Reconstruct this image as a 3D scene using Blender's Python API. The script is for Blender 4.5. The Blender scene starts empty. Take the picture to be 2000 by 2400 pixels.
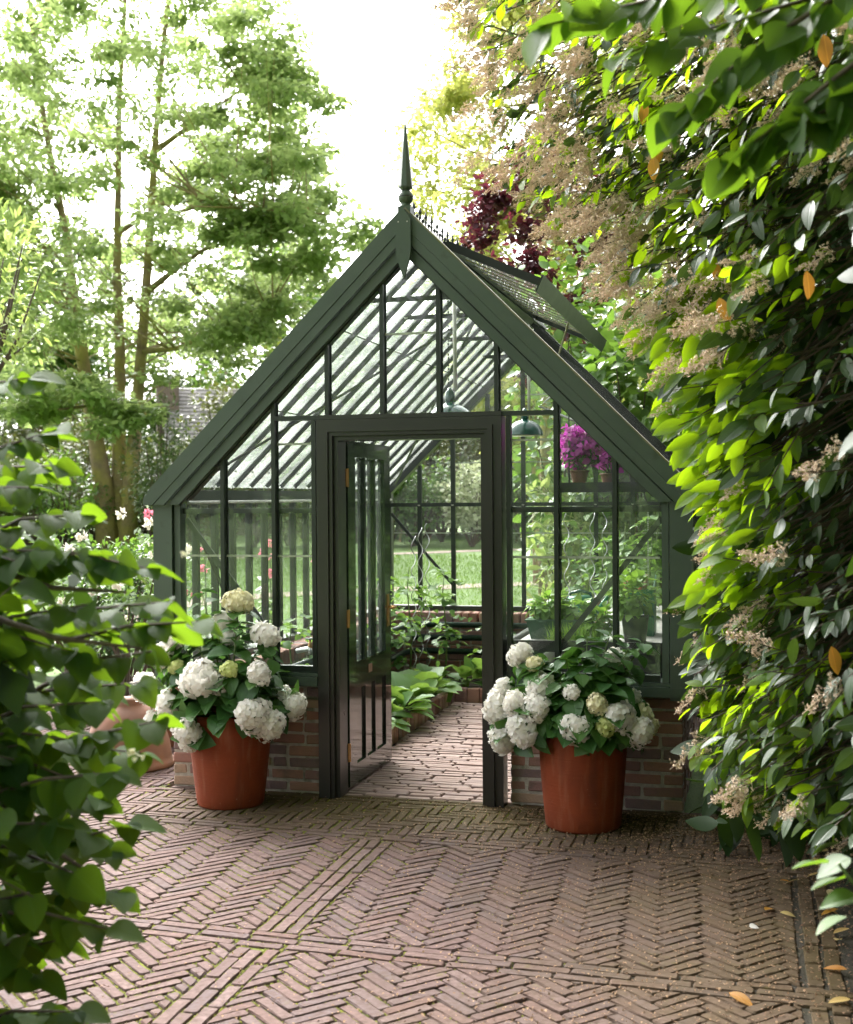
import bpy, math, random
import numpy as np
from mathutils import Vector, Matrix
rnd = random.Random(7)
rng = np.random.default_rng(11)
scene = bpy.context.scene
COL = scene.collection
R = math.radians

# ------------------------------------------------------------------ camera
F, PITCH, ROLL, YAW = 2999.1, -0.0120, 0.0071, -0.2514      # focal length in pixels of a 2000 px wide picture
CAM = np.array([1.834, -6.787, 1.670])
KD = 2000 / 1750
def ray(px, py):
    """world direction (unit depth) for a point of a 1750 x 2100 picture"""
    X, Y, Z = (px * KD - 1000) / F, 1.0, (1200 - py * KD) / F
    c, s = math.cos(ROLL), math.sin(ROLL); X, Z = c * X + s * Z, -s * X + c * Z
    c, s = math.cos(PITCH), math.sin(PITCH); Y, Z = c * Y - s * Z, s * Y + c * Z
    c, s = math.cos(YAW), math.sin(YAW); X, Y = c * X + s * Y, -s * X + c * Y
    return np.array([X, Y, Z])
def at(px, py, d): return CAM + ray(px, py) * d
def on_y(px, py, y):
    r = ray(px, py); return CAM + r * ((y - CAM[1]) / r[1])
def on_z(px, py, z=0.0):
    r = ray(px, py); return CAM + r * ((z - CAM[2]) / r[2])
fwd = ray(875, 1050); rgt = (ray(1875, 1050) - fwd); upv = (ray(875, 50) - fwd)
fwd /= np.linalg.norm(fwd); rgt /= np.linalg.norm(rgt); upv /= np.linalg.norm(upv)
def proj(P):
    d = np.asarray(P) - CAM
    z = d @ fwd
    return np.stack([875 + (d @ rgt) / z * F / KD, 1050 - (d @ upv) / z * F / KD, z], -1)

cd = bpy.data.cameras.new('camera'); cam = bpy.data.objects.new('camera', cd); COL.objects.link(cam)
cam.matrix_world = Matrix(((rgt[0], upv[0], -fwd[0], CAM[0]), (rgt[1], upv[1], -fwd[1], CAM[1]),
                           (rgt[2], upv[2], -fwd[2], CAM[2]), (0, 0, 0, 1)))
cd.sensor_fit = 'HORIZONTAL'; cd.sensor_width = 36; cd.lens = 36 * F / 2000
cd.clip_start = 0.05; cd.clip_end = 600
cd.dof.use_dof = True; cd.dof.focus_distance = 7.0; cd.dof.aperture_fstop = 5.0
scene.camera = cam

# ------------------------------------------------------------------ sky, sun, exposure
SUN_DIR = Vector((-0.48, 0.60, 0.64)).normalized()
w = bpy.data.worlds.new('World'); scene.world = w; w.use_nodes = True
wn, wl = w.node_tree.nodes, w.node_tree.links
bg = wn['Background']; sky = wn.new('ShaderNodeTexSky'); sky.sky_type = 'NISHITA'; sky.sun_disc = False
sky.sun_elevation = math.asin(SUN_DIR.z); sky.sun_rotation = math.atan2(SUN_DIR.x, SUN_DIR.y)
sky.air_density = 1.0; sky.dust_density = 7.0; sky.ozone_density = 1.0
hs = wn.new('ShaderNodeHueSaturation'); hs.inputs['Saturation'].default_value = 0.10
wl.new(sky.outputs[0], hs.inputs['Color']); wl.new(hs.outputs[0], bg.inputs[0])
bg.inputs[1].default_value = 0.15
sd = bpy.data.lights.new('sun', 'SUN'); sd.energy = 1.1; sd.angle = R(40); sd.color = (1.0, 0.96, 0.88)
so = bpy.data.objects.new('sun', sd); COL.objects.link(so)
so.rotation_euler = SUN_DIR.to_track_quat('Z', 'Y').to_euler(); so.location = (-6, 3, 9)
vs = scene.view_settings; vs.view_transform = 'Standard'; vs.look = 'None'; vs.exposure = 2.55; vs.gamma = 1.0
vs.use_curve_mapping = False
scene.render.engine = 'CYCLES'
cy = scene.cycles; cy.use_denoising = True; cy.use_adaptive_sampling = True; cy.adaptive_threshold = 0.02
cy.max_bounces = 10; cy.diffuse_bounces = 4; cy.glossy_bounces = 4; cy.transmission_bounces = 6
cy.transparent_max_bounces = 24; cy.caustics_reflective = False; cy.caustics_refractive = False

# ------------------------------------------------------------------ materials
def nt(name):
    m = bpy.data.materials.new(name); m.use_nodes = True
    n, l = m.node_tree.nodes, m.node_tree.links; n.clear()
    return m, n, l, n.new('ShaderNodeOutputMaterial')
def mixc(n, l, fac, a, b, mode='MIX'):
    x = n.new('ShaderNodeMix'); x.data_type = 'RGBA'; x.blend_type = mode
    for i, v in ((0, fac), (6, a), (7, b)):
        if hasattr(v, 'links'): l.new(v, x.inputs[i])
        elif i == 0: x.inputs[0].default_value = v
        else: x.inputs[i].default_value = (*v, 1)
    return x.outputs[2]
def math_(n, l, op, a, b=0.0, c=None):
    x = n.new('ShaderNodeMath'); x.operation = op
    for i, v in ((0, a), (1, b), (2, c)):
        if v is None: continue
        if hasattr(v, 'links'): l.new(v, x.inputs[i])
        else: x.inputs[i].default_value = v
    return x.outputs[0]
def noise(n, l, scale, detail=4, vec=None, rough=0.55):
    x = n.new('ShaderNodeTexNoise'); x.inputs['Scale'].default_value = scale
    x.inputs['Detail'].default_value = detail; x.inputs['Roughness'].default_value = rough
    if vec is None: vec = n.new('ShaderNodeNewGeometry').outputs['Position']
    l.new(vec, x.inputs['Vector']); return x.outputs[0]
def ramp(n, l, fac, lo, hi):
    x = n.new('ShaderNodeMapRange'); x.clamp = True
    l.new(fac, x.inputs[0]); x.inputs[1].default_value = lo; x.inputs[2].default_value = hi
    return x.outputs[0]
def rand01(n, l):
    a = n.new('ShaderNodeObjectInfo').outputs['Random']; b = n.new('ShaderNodeNewGeometry').outputs['Random Per Island']
    return math_(n, l, 'FRACT', math_(n, l, 'ADD', a, b))
def bump_(n, l, h, strength, dist=0.01):
    b = n.new('ShaderNodeBump'); b.inputs['Strength'].default_value = strength; b.inputs['Distance'].default_value = dist
    l.new(h, b.inputs['Height']); return b.outputs[0]
def surf(name, c1, c2, scale=6.0, rough=0.6, bump=0.15, bscale=60, dist=0.004, metal=0.0, rand=None, spec=0.5, extra=None, lo=.35, hi=.65, coat=0.0):
    """c1/c2 mixed by noise; rand = list of further colours picked per piece; extra = (colour, scale, lo, hi) stain"""
    m, n, l, o = nt(name)
    p = n.new('ShaderNodeBsdfPrincipled')
    c = mixc(n, l, ramp(n, l, noise(n, l, scale), lo, hi), c1, c2)
    if rand:
        r = rand01(n, l); cr = n.new('ShaderNodeValToRGB'); el = cr.color_ramp.elements
        cr.color_ramp.interpolation = 'CONSTANT' if len(rand) > 3 else 'LINEAR'
        el[0].position = 0; el[0].color = (*rand[0], 1); el[1].position = 1 / len(rand); el[1].color = (*rand[1], 1)
        for i in range(2, len(rand)):
            e = el.new(i / len(rand)); e.color = (*rand[i], 1)
        l.new(r, cr.inputs[0]); c = mixc(n, l, 0.62, c, cr.outputs[0])
    if extra:
        for ec, es, elo, ehi in extra:
            c = mixc(n, l, ramp(n, l, noise(n, l, es, 5), elo, ehi), c, ec)
    l.new(c, p.inputs['Base Color'])
    rr = ramp(n, l, noise(n, l, scale * 3), 0.2, 0.8)
    rv = .2 if rough > .45 else .07
    l.new(math_(n, l, 'MULTIPLY_ADD', rr, rv, rough - rv / 2), p.inputs['Roughness'])
    p.inputs['Metallic'].default_value = metal; p.inputs['Specular IOR Level'].default_value = spec
    p.inputs['Coat Weight'].default_value = coat; p.inputs['Coat Roughness'].default_value = 0.06
    if bump: l.new(bump_(n, l, noise(n, l, bscale, 6), bump, dist), p.inputs['Normal'])
    l.new(p.outputs[0], o.inputs[0]); return m
def leafm(name, cols, tr=0.4, rough=0.42, tcol=(0.30, 0.42, 0.03), veins=False, spec=0.5, patch=None):
    """leaf: glossy blade, light passes through; colour differs from leaf to leaf"""
    m, n, l, o = nt(name)
    r = rand01(n, l); cr = n.new('ShaderNodeValToRGB'); el = cr.color_ramp.elements
    el[0].color = (*cols[0], 1); el[1].color = (*cols[-1], 1)
    for i in range(1, len(cols) - 1):
        e = el.new(i / (len(cols) - 1)); e.color = (*cols[i], 1)
    l.new(r, cr.inputs[0]); c = cr.outputs[0]
    p = n.new('ShaderNodeBsdfPrincipled'); t = n.new('ShaderNodeBsdfTranslucent')
    if patch: c = mixc(n, l, ramp(n, l, noise(n, l, patch[1], 2), .42, .6), c, patch[0])
    if veins:
        a = n.new('ShaderNodeAttribute'); a.attribute_name = 'lf'
        sp = n.new('ShaderNodeSeparateXYZ'); l.new(a.outputs['Vector'], sp.inputs[0])
        ay = math_(n, l, 'ABSOLUTE', sp.outputs[1])
        ph = math_(n, l, 'MULTIPLY', math_(n, l, 'SUBTRACT', sp.outputs[0], math_(n, l, 'MULTIPLY', ay, 0.75)), 52.0)
        v = math_(n, l, 'POWER', math_(n, l, 'ABSOLUTE', math_(n, l, 'COSINE', ph)), 8.0)
        mid = ramp(n, l, ay, 0.035, 0.0)
        vv = math_(n, l, 'MAXIMUM', math_(n, l, 'MULTIPLY', v, 0.45), mid)
        c = mixc(n, l, math_(n, l, 'MULTIPLY', vv, 0.45), c, tuple(min(1, x * 2.0 + 0.02) for x in cols[0]))
        l.new(bump_(n, l, math_(n, l, 'SUBTRACT', 1.0, vv), 0.35, 0.003), p.inputs['Normal'])
    l.new(c, p.inputs['Base Color']); p.inputs['Roughness'].default_value = rough; p.inputs['Specular IOR Level'].default_value = spec
    l.new(mixc(n, l, 0.55, c, tcol), t.inputs[0])
    ms = n.new('ShaderNodeMixShader'); ms.inputs[0].default_value = tr
    l.new(p.outputs[0], ms.inputs[1]); l.new(t.outputs[0], ms.inputs[2]); l.new(ms.outputs[0], o.inputs[0])
    return m
def glassm(name, tint, dirt=0.0, dcol=(0.8, 0.85, 0.8), refl=1.0, rough=0.02):
    m, n, l, o = nt(name)
    t = n.new('ShaderNodeBsdfTransparent'); t.inputs[0].default_value = (*tint, 1)
    g = n.new('ShaderNodeBsdfGlossy'); g.inputs['Roughness'].default_value = rough
    l.new(bump_(n, l, noise(n, l, 2.5, 2), 0.25, 0.02), g.inputs['Normal'])
    lw = n.new('ShaderNodeLayerWeight'); lw.inputs[0].default_value = 0.5
    f = math_(n, l, 'MULTIPLY_ADD', math_(n, l, 'POWER', lw.outputs['Facing'], 4.0), 0.85 * refl, 0.045 * refl)
    ms = n.new('ShaderNodeMixShader'); l.new(f, ms.inputs[0]); l.new(t.outputs[0], ms.inputs[1]); l.new(g.outputs[0], ms.inputs[2])
    out = ms.outputs[0]
    if dirt:
        d = n.new('ShaderNodeBsdfTranslucent'); d.inputs[0].default_value = (*dcol, 1)
        d2 = n.new('ShaderNodeBsdfDiffuse'); d2.inputs[0].default_value = (*dcol, 1)
        md = n.new('ShaderNodeMixShader'); md.inputs[0].default_value = 0.3; l.new(d.outputs[0], md.inputs[1]); l.new(d2.outputs[0], md.inputs[2])
        m2 = n.new('ShaderNodeMixShader')
        l.new(math_(n, l, 'MULTIPLY', ramp(n, l, noise(n, l, 5.0, 5), 0.2, 0.8), dirt * 2), m2.inputs[0])
        l.new(out, m2.inputs[1]); l.new(md.outputs[0], m2.inputs[2]); out = m2.outputs[0]
    l.new(out, o.inputs[0]); return m

M = {}
M['paint'] = surf('green_paint', (0.050, 0.075, 0.053), (0.060, 0.087, 0.063), 3, 0.46, 0.06, 140, 0.001, extra=[((0.075, 0.095, 0.070), 1.3, .56, .75), ((0.040, 0.055, 0.036), 14, .62, .75)])
M['frame'] = surf('dark_green_metal', (0.010, 0.017, 0.011), (0.015, 0.024, 0.016), 4, 0.40, 0.05, 120, 0.001)
M['bar'] = surf('dark_bar_metal', (0.008, 0.011, 0.009), (0.012, 0.017, 0.014), 4, 0.38, 0.05, 120, 0.001)
M['weather'] = surf('weathered_bar', (0.15, 0.145, 0.09), (0.25, 0.23, 0.14), 9, 0.6, 0.1, 90, 0.001, extra=[((0.16, 0.16, 0.05), 3, .5, .62)])
M['jamb'] = surf('black_brown_gloss', (0.021, 0.020, 0.0175), (0.026, 0.0245, 0.0215), 3, 0.30, 0.02, 12, 0.001)
M['door'] = surf('black_green_gloss', (0.010, 0.020, 0.011), (0.014, 0.026, 0.015), 3, 0.14, 0.03, 20, 0.001, coat=0.6)
M['brass'] = surf('brass', (0.55, 0.30, 0.10), (0.40, 0.22, 0.08), 20, 0.38, 0.05, 80, 0.001, metal=0.9)
M['steel'] = surf('steel', (0.55, 0.56, 0.56), (0.42, 0.43, 0.43), 20, 0.35, 0.03, 80, 0.001, metal=0.9)
M['white'] = surf('white_plastic', (0.62, 0.60, 0.57), (0.52, 0.50, 0.47), 20, 0.4, 0.02, 80, 0.001)
M['glass'] = glassm('window_glass', (0.975, 0.988, 0.98), 0.007, refl=0.7)
M['roofglass'] = glassm('roof_glass', (0.95, 0.97, 0.955), 0.11, (0.80, 0.85, 0.80), refl=0.7, rough=0.05)
M['ventglass'] = glassm('vent_glass', (0.95, 0.97, 0.955), 0.02, refl=0.22)
M['lap'] = surf('lap_seam', (0.45, 0.47, 0.38), (0.33, 0.36, 0.27), 30, 0.5, 0, 50)
M['brick'] = surf('wall_brick', (0.31, 0.165, 0.125), (0.225, 0.135, 0.112), 22, 0.85, 0.7, 90, 0.006,
                  rand=[(0.33, 0.15, 0.11), (0.24, 0.135, 0.12), (0.38, 0.20, 0.14), (0.165, 0.125, 0.13), (0.30, 0.165, 0.125), (0.42, 0.30, 0.20)],
                  extra=[((0.12, 0.10, 0.075), 5, .58, .75)])
M['mortar'] = surf('mortar', (0.50, 0.45, 0.38), (0.36, 0.32, 0.27), 30, 0.95, 0.8, 120, 0.006, extra=[((0.09, 0.10, 0.05), 6, .55, .7)])
def paver_mat():
    m, n, l, o = nt('paving_brick'); p = n.new('ShaderNodeBsdfPrincipled')
    g = n.new('ShaderNodeNewGeometry').outputs['Position']
    sp = n.new('ShaderNodeSeparateXYZ'); l.new(g, sp.inputs[0])
    r = rand01(n, l); cr = n.new('ShaderNodeValToRGB'); el = cr.color_ramp.elements
    cs = [(0.138, 0.088, 0.080), (0.116, 0.078, 0.074), (0.148, 0.098, 0.087), (0.106, 0.079, 0.079), (0.162, 0.113, 0.106), (0.130, 0.076, 0.064)]
    el[0].color = (*cs[0], 1); el[1].color = (*cs[-1], 1)
    for i in range(1, 5):
        e = el.new(i / 5); e.color = (*cs[i], 1)
    l.new(r, cr.inputs[0])
    c = mixc(n, l, ramp(n, l, noise(n, l, 38, 6, g), .35, .7), cr.outputs[0], (0.090, 0.057, 0.049))
    # algae along the damp greenhouse strip; by the hedge also painted shade, darker rightwards
    d1 = ramp(n, l, math_(n, l, 'ADD', math_(n, l, 'ADD', sp.outputs[1], 0.50), math_(n, l, 'MULTIPLY', noise(n, l, 2.2, 3, g), 0.9)), -0.1, 0.75)
    d1 = math_(n, l, 'MULTIPLY', d1, ramp(n, l, sp.outputs[1], 0.10, -0.02))
    d1 = math_(n, l, 'MULTIPLY', d1, ramp(n, l, sp.outputs[0], -1.55, -0.9))
    d2 = ramp(n, l, math_(n, l, 'ADD', sp.outputs[0], math_(n, l, 'MULTIPLY', noise(n, l, 1.7, 3, g), 1.8)), 1.5, 3.4)
    alg_shade = math_(n, l, 'MULTIPLY', math_(n, l, 'MAXIMUM', d1, d2), math_(n, l, 'MULTIPLY_ADD', noise(n, l, 9, 4, g), 0.9, 0.5))
    c = mixc(n, l, math_(n, l, 'MINIMUM', alg_shade, 0.85), c, (0.078, 0.057, 0.022))
    ml = math_(n, l, 'MULTIPLY', ramp(n, l, noise(n, l, 14, 5, g), .62, .74), ramp(n, l, noise(n, l, 1.1, 2, g), .4, .6))
    c = mixc(n, l, math_(n, l, 'MULTIPLY', ml, 0.55), c, (0.12, 0.11, 0.022))
    l.new(c, p.inputs['Base Color']); p.inputs['Roughness'].default_value = 0.85; p.inputs['Specular IOR Level'].default_value = 0.12
    h = math_(n, l, 'ADD', noise(n, l, 70, 6, g), math_(n, l, 'MULTIPLY', noise(n, l, 18, 4, g), 1.6))
    l.new(bump_(n, l, h, 0.5, 0.006), p.inputs['Normal']); l.new(p.outputs[0], o.inputs[0]); return m
M['paver'] = paver_mat()
M['pathbrick'] = surf('path_brick', (0.31, 0.22, 0.195), (0.24, 0.165, 0.148), 20, 0.8, 0.5, 80, 0.005, spec=.2,
                      rand=[(0.33, 0.23, 0.20), (0.28, 0.19, 0.165), (0.35, 0.255, 0.23), (0.25, 0.18, 0.165)])
def joint_mat():
    m, n, l, o = nt('joint_moss_sand'); p = n.new('ShaderNodeBsdfPrincipled')
    g = n.new('ShaderNodeNewGeometry').outputs['Position']; sp = n.new('ShaderNodeSeparateXYZ'); l.new(g, sp.inputs[0])
    base = mixc(n, l, noise(n, l, 60, 5, g), (0.022, 0.018, 0.013), (0.070, 0.058, 0.042))
    side = ramp(n, l, math_(n, l, 'ADD', sp.outputs[0], math_(n, l, 'MULTIPLY', noise(n, l, 1.2, 3, g), 2.2)), 2.1, 0.6)
    k = math_(n, l, 'MULTIPLY', ramp(n, l, noise(n, l, 9, 4, g), .40, .54), math_(n, l, 'MULTIPLY_ADD', side, 0.95, 0.05))
    k = math_(n, l, 'MULTIPLY', k, ramp(n, l, sp.outputs[1], 0.1, -0.1))
    moss = mixc(n, l, noise(n, l, 45, 3, g), (0.10, 0.125, 0.006), (0.19, 0.21, 0.010))
    l.new(mixc(n, l, k, base, moss), p.inputs['Base Color']); p.inputs['Roughness'].default_value = 1.0
    l.new(bump_(n, l, noise(n, l, 160, 6, g), 1.0, 0.012), p.inputs['Normal']); l.new(p.outputs[0], o.inputs[0]); return m
M['joint'] = joint_mat()
M['moss'] = surf('moss', (0.075, 0.085, 0.006), (0.150, 0.155, 0.010), 25, 1.0, 0.8, 300, 0.004, extra=[((0.07, 0.06, 0.02), 4, .55, .7)])
def terracotta_mat():
    m, n, l, o = nt('terracotta'); p = n.new('ShaderNodeBsdfPrincipled'); g = n.new('ShaderNodeNewGeometry').outputs['Position']
    mp_ = n.new('ShaderNodeMapping'); mp_.inputs['Scale'].default_value = (1, 1, .14); l.new(g, mp_.inputs[0])
    m2 = n.new('ShaderNodeMapping'); m2.inputs['Scale'].default_value = (.15, .15, 4.0); l.new(g, m2.inputs[0])
    c = mixc(n, l, ramp(n, l, noise(n, l, 4, 4, g), .3, .7), (0.250, 0.046, 0.012), (0.175, 0.034, 0.011))
    c = mixc(n, l, math_(n, l, 'MULTIPLY', ramp(n, l, noise(n, l, 22, 5, mp_.outputs[0]), .52, .75), .55), c, (0.30, 0.115, 0.060))
    c = mixc(n, l, math_(n, l, 'MULTIPLY', ramp(n, l, noise(n, l, 9, 5, mp_.outputs[0]), .55, .72), .6), c, (0.105, 0.028, 0.013))
    c = mixc(n, l, math_(n, l, 'MULTIPLY', ramp(n, l, noise(n, l, 55, 3, g), .68, .76), .5), c, (0.34, 0.19, 0.12))
    l.new(c, p.inputs['Base Color']); p.inputs['Roughness'].default_value = .74; p.inputs['Specular IOR Level'].default_value = .3
    h = math_(n, l, 'ADD', math_(n, l, 'MULTIPLY', noise(n, l, 22, 3, m2.outputs[0]), 1.5), noise(n, l, 90, 5, g))
    l.new(bump_(n, l, h, .35, .004), p.inputs['Normal']); l.new(p.outputs[0], o.inputs[0]); return m
M['terracotta'] = terracotta_mat()
M['terracotta2'] = surf('pale_terracotta', (0.185, 0.078, 0.038), (0.14, 0.062, 0.034), 6, 0.75, 0.15, 60, 0.003)
M['soil'] = surf('soil', (0.028, 0.020, 0.014), (0.05, 0.037, 0.026), 30, 1.0, 1.0, 70, 0.02)
M['grass'] = surf('lawn_grass', (0.085, 0.155, 0.028), (0.115, 0.19, 0.036), 0.7, 0.9, 0.7, 90, 0.03, extra=[((0.07, 0.13, 0.025), 40, .45, .7)])
M['gravel'] = surf('pink_gravel', (0.34, 0.26, 0.22), (0.26, 0.20, 0.17), 30, 0.95, 0.5, 150, 0.01)
M['bark'] = surf('bark', (0.26, 0.195, 0.105), (0.17, 0.13, 0.075), 3.0, 0.9, 0.8, 16, 0.06, extra=[((0.26, 0.23, 0.06), 1.1, .42, .62)])
M['twig'] = surf('twig', (0.085, 0.055, 0.035), (0.055, 0.038, 0.026), 30, 0.8, 0.4, 120, 0.002)
M['greenstem'] = surf('green_stem', (0.14, 0.20, 0.05), (0.09, 0.14, 0.035), 30, 0.6, 0.1, 120, 0.001)
M['slate'] = surf('slate_tile', (0.34, 0.315, 0.32), (0.28, 0.26, 0.265), 3, 0.7, 0.4, 20, 0.01, rand=[(0.31, 0.285, 0.29), (0.38, 0.355, 0.36), (0.27, 0.25, 0.255)])
M['chimney'] = surf('chimney_brick', (0.23, 0.165, 0.145), (0.17, 0.13, 0.12), 6, 0.9, 0.4, 20, 0.01)
M['blk'] = surf('black_tray', (0.016, 0.016, 0.018), (0.024, 0.024, 0.026), 10, 0.35, 0.05, 60, 0.001)
M['alu'] = surf('bench_top', (0.42, 0.40, 0.37), (0.33, 0.32, 0.30), 8, 0.6, 0.1, 60, 0.001)
M['pipe'] = surf('pipe_paint', (0.012, 0.030, 0.024), (0.018, 0.038, 0.030), 8, 0.3, 0.03, 50, 0.001)
M['enamel'] = surf('green_enamel', (0.010, 0.055, 0.042), (0.014, 0.070, 0.052), 5, 0.16, 0.02, 20, 0.001, coat=0.5)
M['enamelin'] = surf('white_enamel', (0.75, 0.73, 0.66), (0.70, 0.68, 0.62), 5, 0.3, 0, 20)
M['gplastic'] = surf('green_plastic', (0.012, 0.14, 0.07), (0.015, 0.17, 0.085), 5, 0.35, 0.03, 30, 0.001)
M['trough'] = surf('trough_green', (0.035, 0.10, 0.05), (0.045, 0.12, 0.06), 5, 0.5, 0.05, 30, 0.001)
M['redpl'] = surf('red_plastic', (0.55, 0.07, 0.02), (0.5, 0.06, 0.02), 5, 0.35, 0, 30)
M['wood'] = surf('tool_wood', (0.30, 0.17, 0.10), (0.24, 0.13, 0.08), 20, 0.6, 0.2, 60, 0.001)
M['bristle'] = surf('coco_bristle', (0.28, 0.11, 0.04), (0.20, 0.075, 0.03), 60, 0.9, 0.6, 160, 0.004)
# leaves
M['lf_hyd'] = leafm('hydrangea_leaf', [(0.032, 0.098, 0.022), (0.050, 0.135, 0.030), (0.085, 0.185, 0.036)], 0.30, 0.38, (0.12, 0.26, 0.02), True)
M['lf_young'] = leafm('young_leaf', [(0.12, 0.24, 0.02), (0.17, 0.29, 0.03)], 0.4, 0.4, (0.3, 0.45, 0.03), True)
M['petal'] = leafm('hydrangea_petal', [(0.92, 0.90, 0.86), (0.94, 0.92, 0.89), (0.90, 0.85, 0.78)], 0.42, 0.6, (0.85, 0.8, 0.72), False, 0.2)
M['petal_g'] = leafm('hydrangea_petal_green', [(0.62, 0.68, 0.24), (0.70, 0.72, 0.36)], 0.3, 0.6, (0.7, 0.75, 0.3), False, 0.2)
M['petal_c'] = leafm('hydrangea_petal_cream', [(0.82, 0.77, 0.50), (0.85, 0.80, 0.60)], 0.3, 0.6, (0.85, 0.8, 0.5), False, 0.2)
M['lf_climb'] = leafm('climber_leaf', [(0.048, 0.105, 0.010), (0.072, 0.150, 0.012), (0.105, 0.195, 0.014)], 0.68, 0.42, (0.54, 0.82, 0.004), True, 0.25)
M['lf_old'] = leafm('climber_shade_leaf', [(0.012, 0.034, 0.009), (0.022, 0.052, 0.012), (0.034, 0.070, 0.014)], 0.22, 0.40, (0.12, 0.20, 0.01), True, 0.4)  # darker leaf copy with the climber's deep shade put into its colour
M['lf_core'] = leafm('climber_core_leaf', [(0.010, 0.026, 0.007), (0.018, 0.042, 0.010)], 0.20, 0.55, (0.10, 0.20, 0.01), False, 0.25)  # core copy darkened so the inside of the foliage reads as shade
M['lf_dead'] = leafm('dead_leaf', [(0.42, 0.17, 0.02), (0.50, 0.27, 0.03), (0.22, 0.06, 0.02)], 0.35, 0.45, (0.6, 0.3, 0.03), True)
M['lf_fallen'] = leafm('fallen_leaf', [(0.46, 0.36, 0.14), (0.40, 0.24, 0.06), (0.50, 0.42, 0.22)], 0.2, 0.5, (0.5, 0.4, 0.1), True)
M['panicle'] = surf('dry_panicle', (0.62, 0.48, 0.36), (0.52, 0.38, 0.27), 60, 0.9, 0, 60, rand=[(0.70, 0.57, 0.45), (0.56, 0.42, 0.30), (0.74, 0.61, 0.50)])
M['lf_over'] = leafm('overhang_leaf', [(0.035, 0.085, 0.010), (0.050, 0.11, 0.012), (0.065, 0.13, 0.014)], 0.45, 0.45, (0.22, 0.38, 0.010), True)
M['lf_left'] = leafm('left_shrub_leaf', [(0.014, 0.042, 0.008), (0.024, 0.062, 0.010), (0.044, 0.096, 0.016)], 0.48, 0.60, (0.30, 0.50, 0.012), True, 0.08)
M['lf_maple'] = leafm('maple_leaf', [(0.12, 0.20, 0.055), (0.16, 0.25, 0.075), (0.22, 0.31, 0.105)], 0.6, 0.45, (0.58, 0.70, 0.25))
M['lf_lime'] = leafm('lime_leaf', [(0.22, 0.30, 0.06), (0.38, 0.42, 0.11), (0.56, 0.52, 0.20)], 0.55, 0.5, (0.70, 0.72, 0.20))
M['lf_plum'] = leafm('plum_leaf', [(0.040, 0.012, 0.020), (0.070, 0.016, 0.024), (0.12, 0.022, 0.03)], 0.3, 0.4, (0.20, 0.03, 0.05))
M['lf_rhodo'] = leafm('rhododendron_leaf', [(0.040, 0.080, 0.022), (0.070, 0.120, 0.028), (0.14, 0.165, 0.045)], 0.25, 0.45, (0.2, 0.28, 0.03), patch=((0.10, 0.08, 0.028), 0.8))
M['lf_yew'] = leafm('yew_leaf', [(0.028, 0.062, 0.016), (0.05, 0.095, 0.022), (0.10, 0.15, 0.035)], 0.2, 0.5, (0.15, 0.25, 0.03))
M['lf_varieg'] = leafm('variegated_leaf', [(0.24, 0.32, 0.14), (0.42, 0.46, 0.28), (0.55, 0.56, 0.40)], 0.35, 0.5, (0.5, 0.55, 0.3))
M['lf_mid'] = leafm('mid_green_leaf', [(0.060, 0.125, 0.030), (0.090, 0.175, 0.038), (0.12, 0.215, 0.05)], 0.35, 0.42, (0.22, 0.38, 0.03))
M['lf_pale'] = leafm('pale_leaf', [(0.16, 0.24, 0.06), (0.22, 0.30, 0.09), (0.34, 0.35, 0.18)], 0.45, 0.45, (0.4, 0.5, 0.1))
M['lf_grass'] = leafm('grass_blade', [(0.075, 0.150, 0.024), (0.105, 0.195, 0.030), (0.14, 0.23, 0.045)], 0.35, 0.6, (0.26, 0.42, 0.05), False, 0.2)
M['lf_rose'] = leafm('rose_leaf', [(0.022, 0.060, 0.018), (0.04, 0.09, 0.024)], 0.25, 0.35, (0.15, 0.3, 0.03))
M['lf_tom'] = leafm('tomato_leaf', [(0.07, 0.16, 0.045), (0.11, 0.22, 0.06), (0.15, 0.28, 0.06)], 0.4, 0.5, (0.3, 0.48, 0.06))
M['lf_cab'] = leafm('cabbage_leaf', [(0.09, 0.19, 0.06), (0.12, 0.24, 0.06), (0.16, 0.29, 0.07)], 0.4, 0.5, (0.34, 0.5, 0.05), True)
M['lf_basil'] = leafm('basil_leaf', [(0.11, 0.23, 0.035), (0.17, 0.32, 0.05), (0.21, 0.37, 0.06)], 0.4, 0.4, (0.35, 0.55, 0.05))
M['boug'] = leafm('bougainvillea_bract', [(0.42, 0.045, 0.36), (0.55, 0.075, 0.46), (0.36, 0.04, 0.28)], 0.4, 0.5, (0.62, 0.08, 0.5))
M['pink'] = leafm('pink_petal', [(0.72, 0.17, 0.26), (0.78, 0.30, 0.38)], 0.35, 0.6, (0.85, 0.3, 0.4))
M['whitep'] = leafm('white_rose_petal', [(0.78, 0.74, 0.68), (0.8, 0.72, 0.62)], 0.3, 0.6, (0.8, 0.75, 0.65))
M['litter'] = surf('fallen_blossom', (0.32, 0.20, 0.11), (0.16, 0.09, 0.05), 200, 0.9, 0, 60, rand=[(0.38, 0.25, 0.14), (0.14, 0.07, 0.04), (0.28, 0.17, 0.095)])

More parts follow.
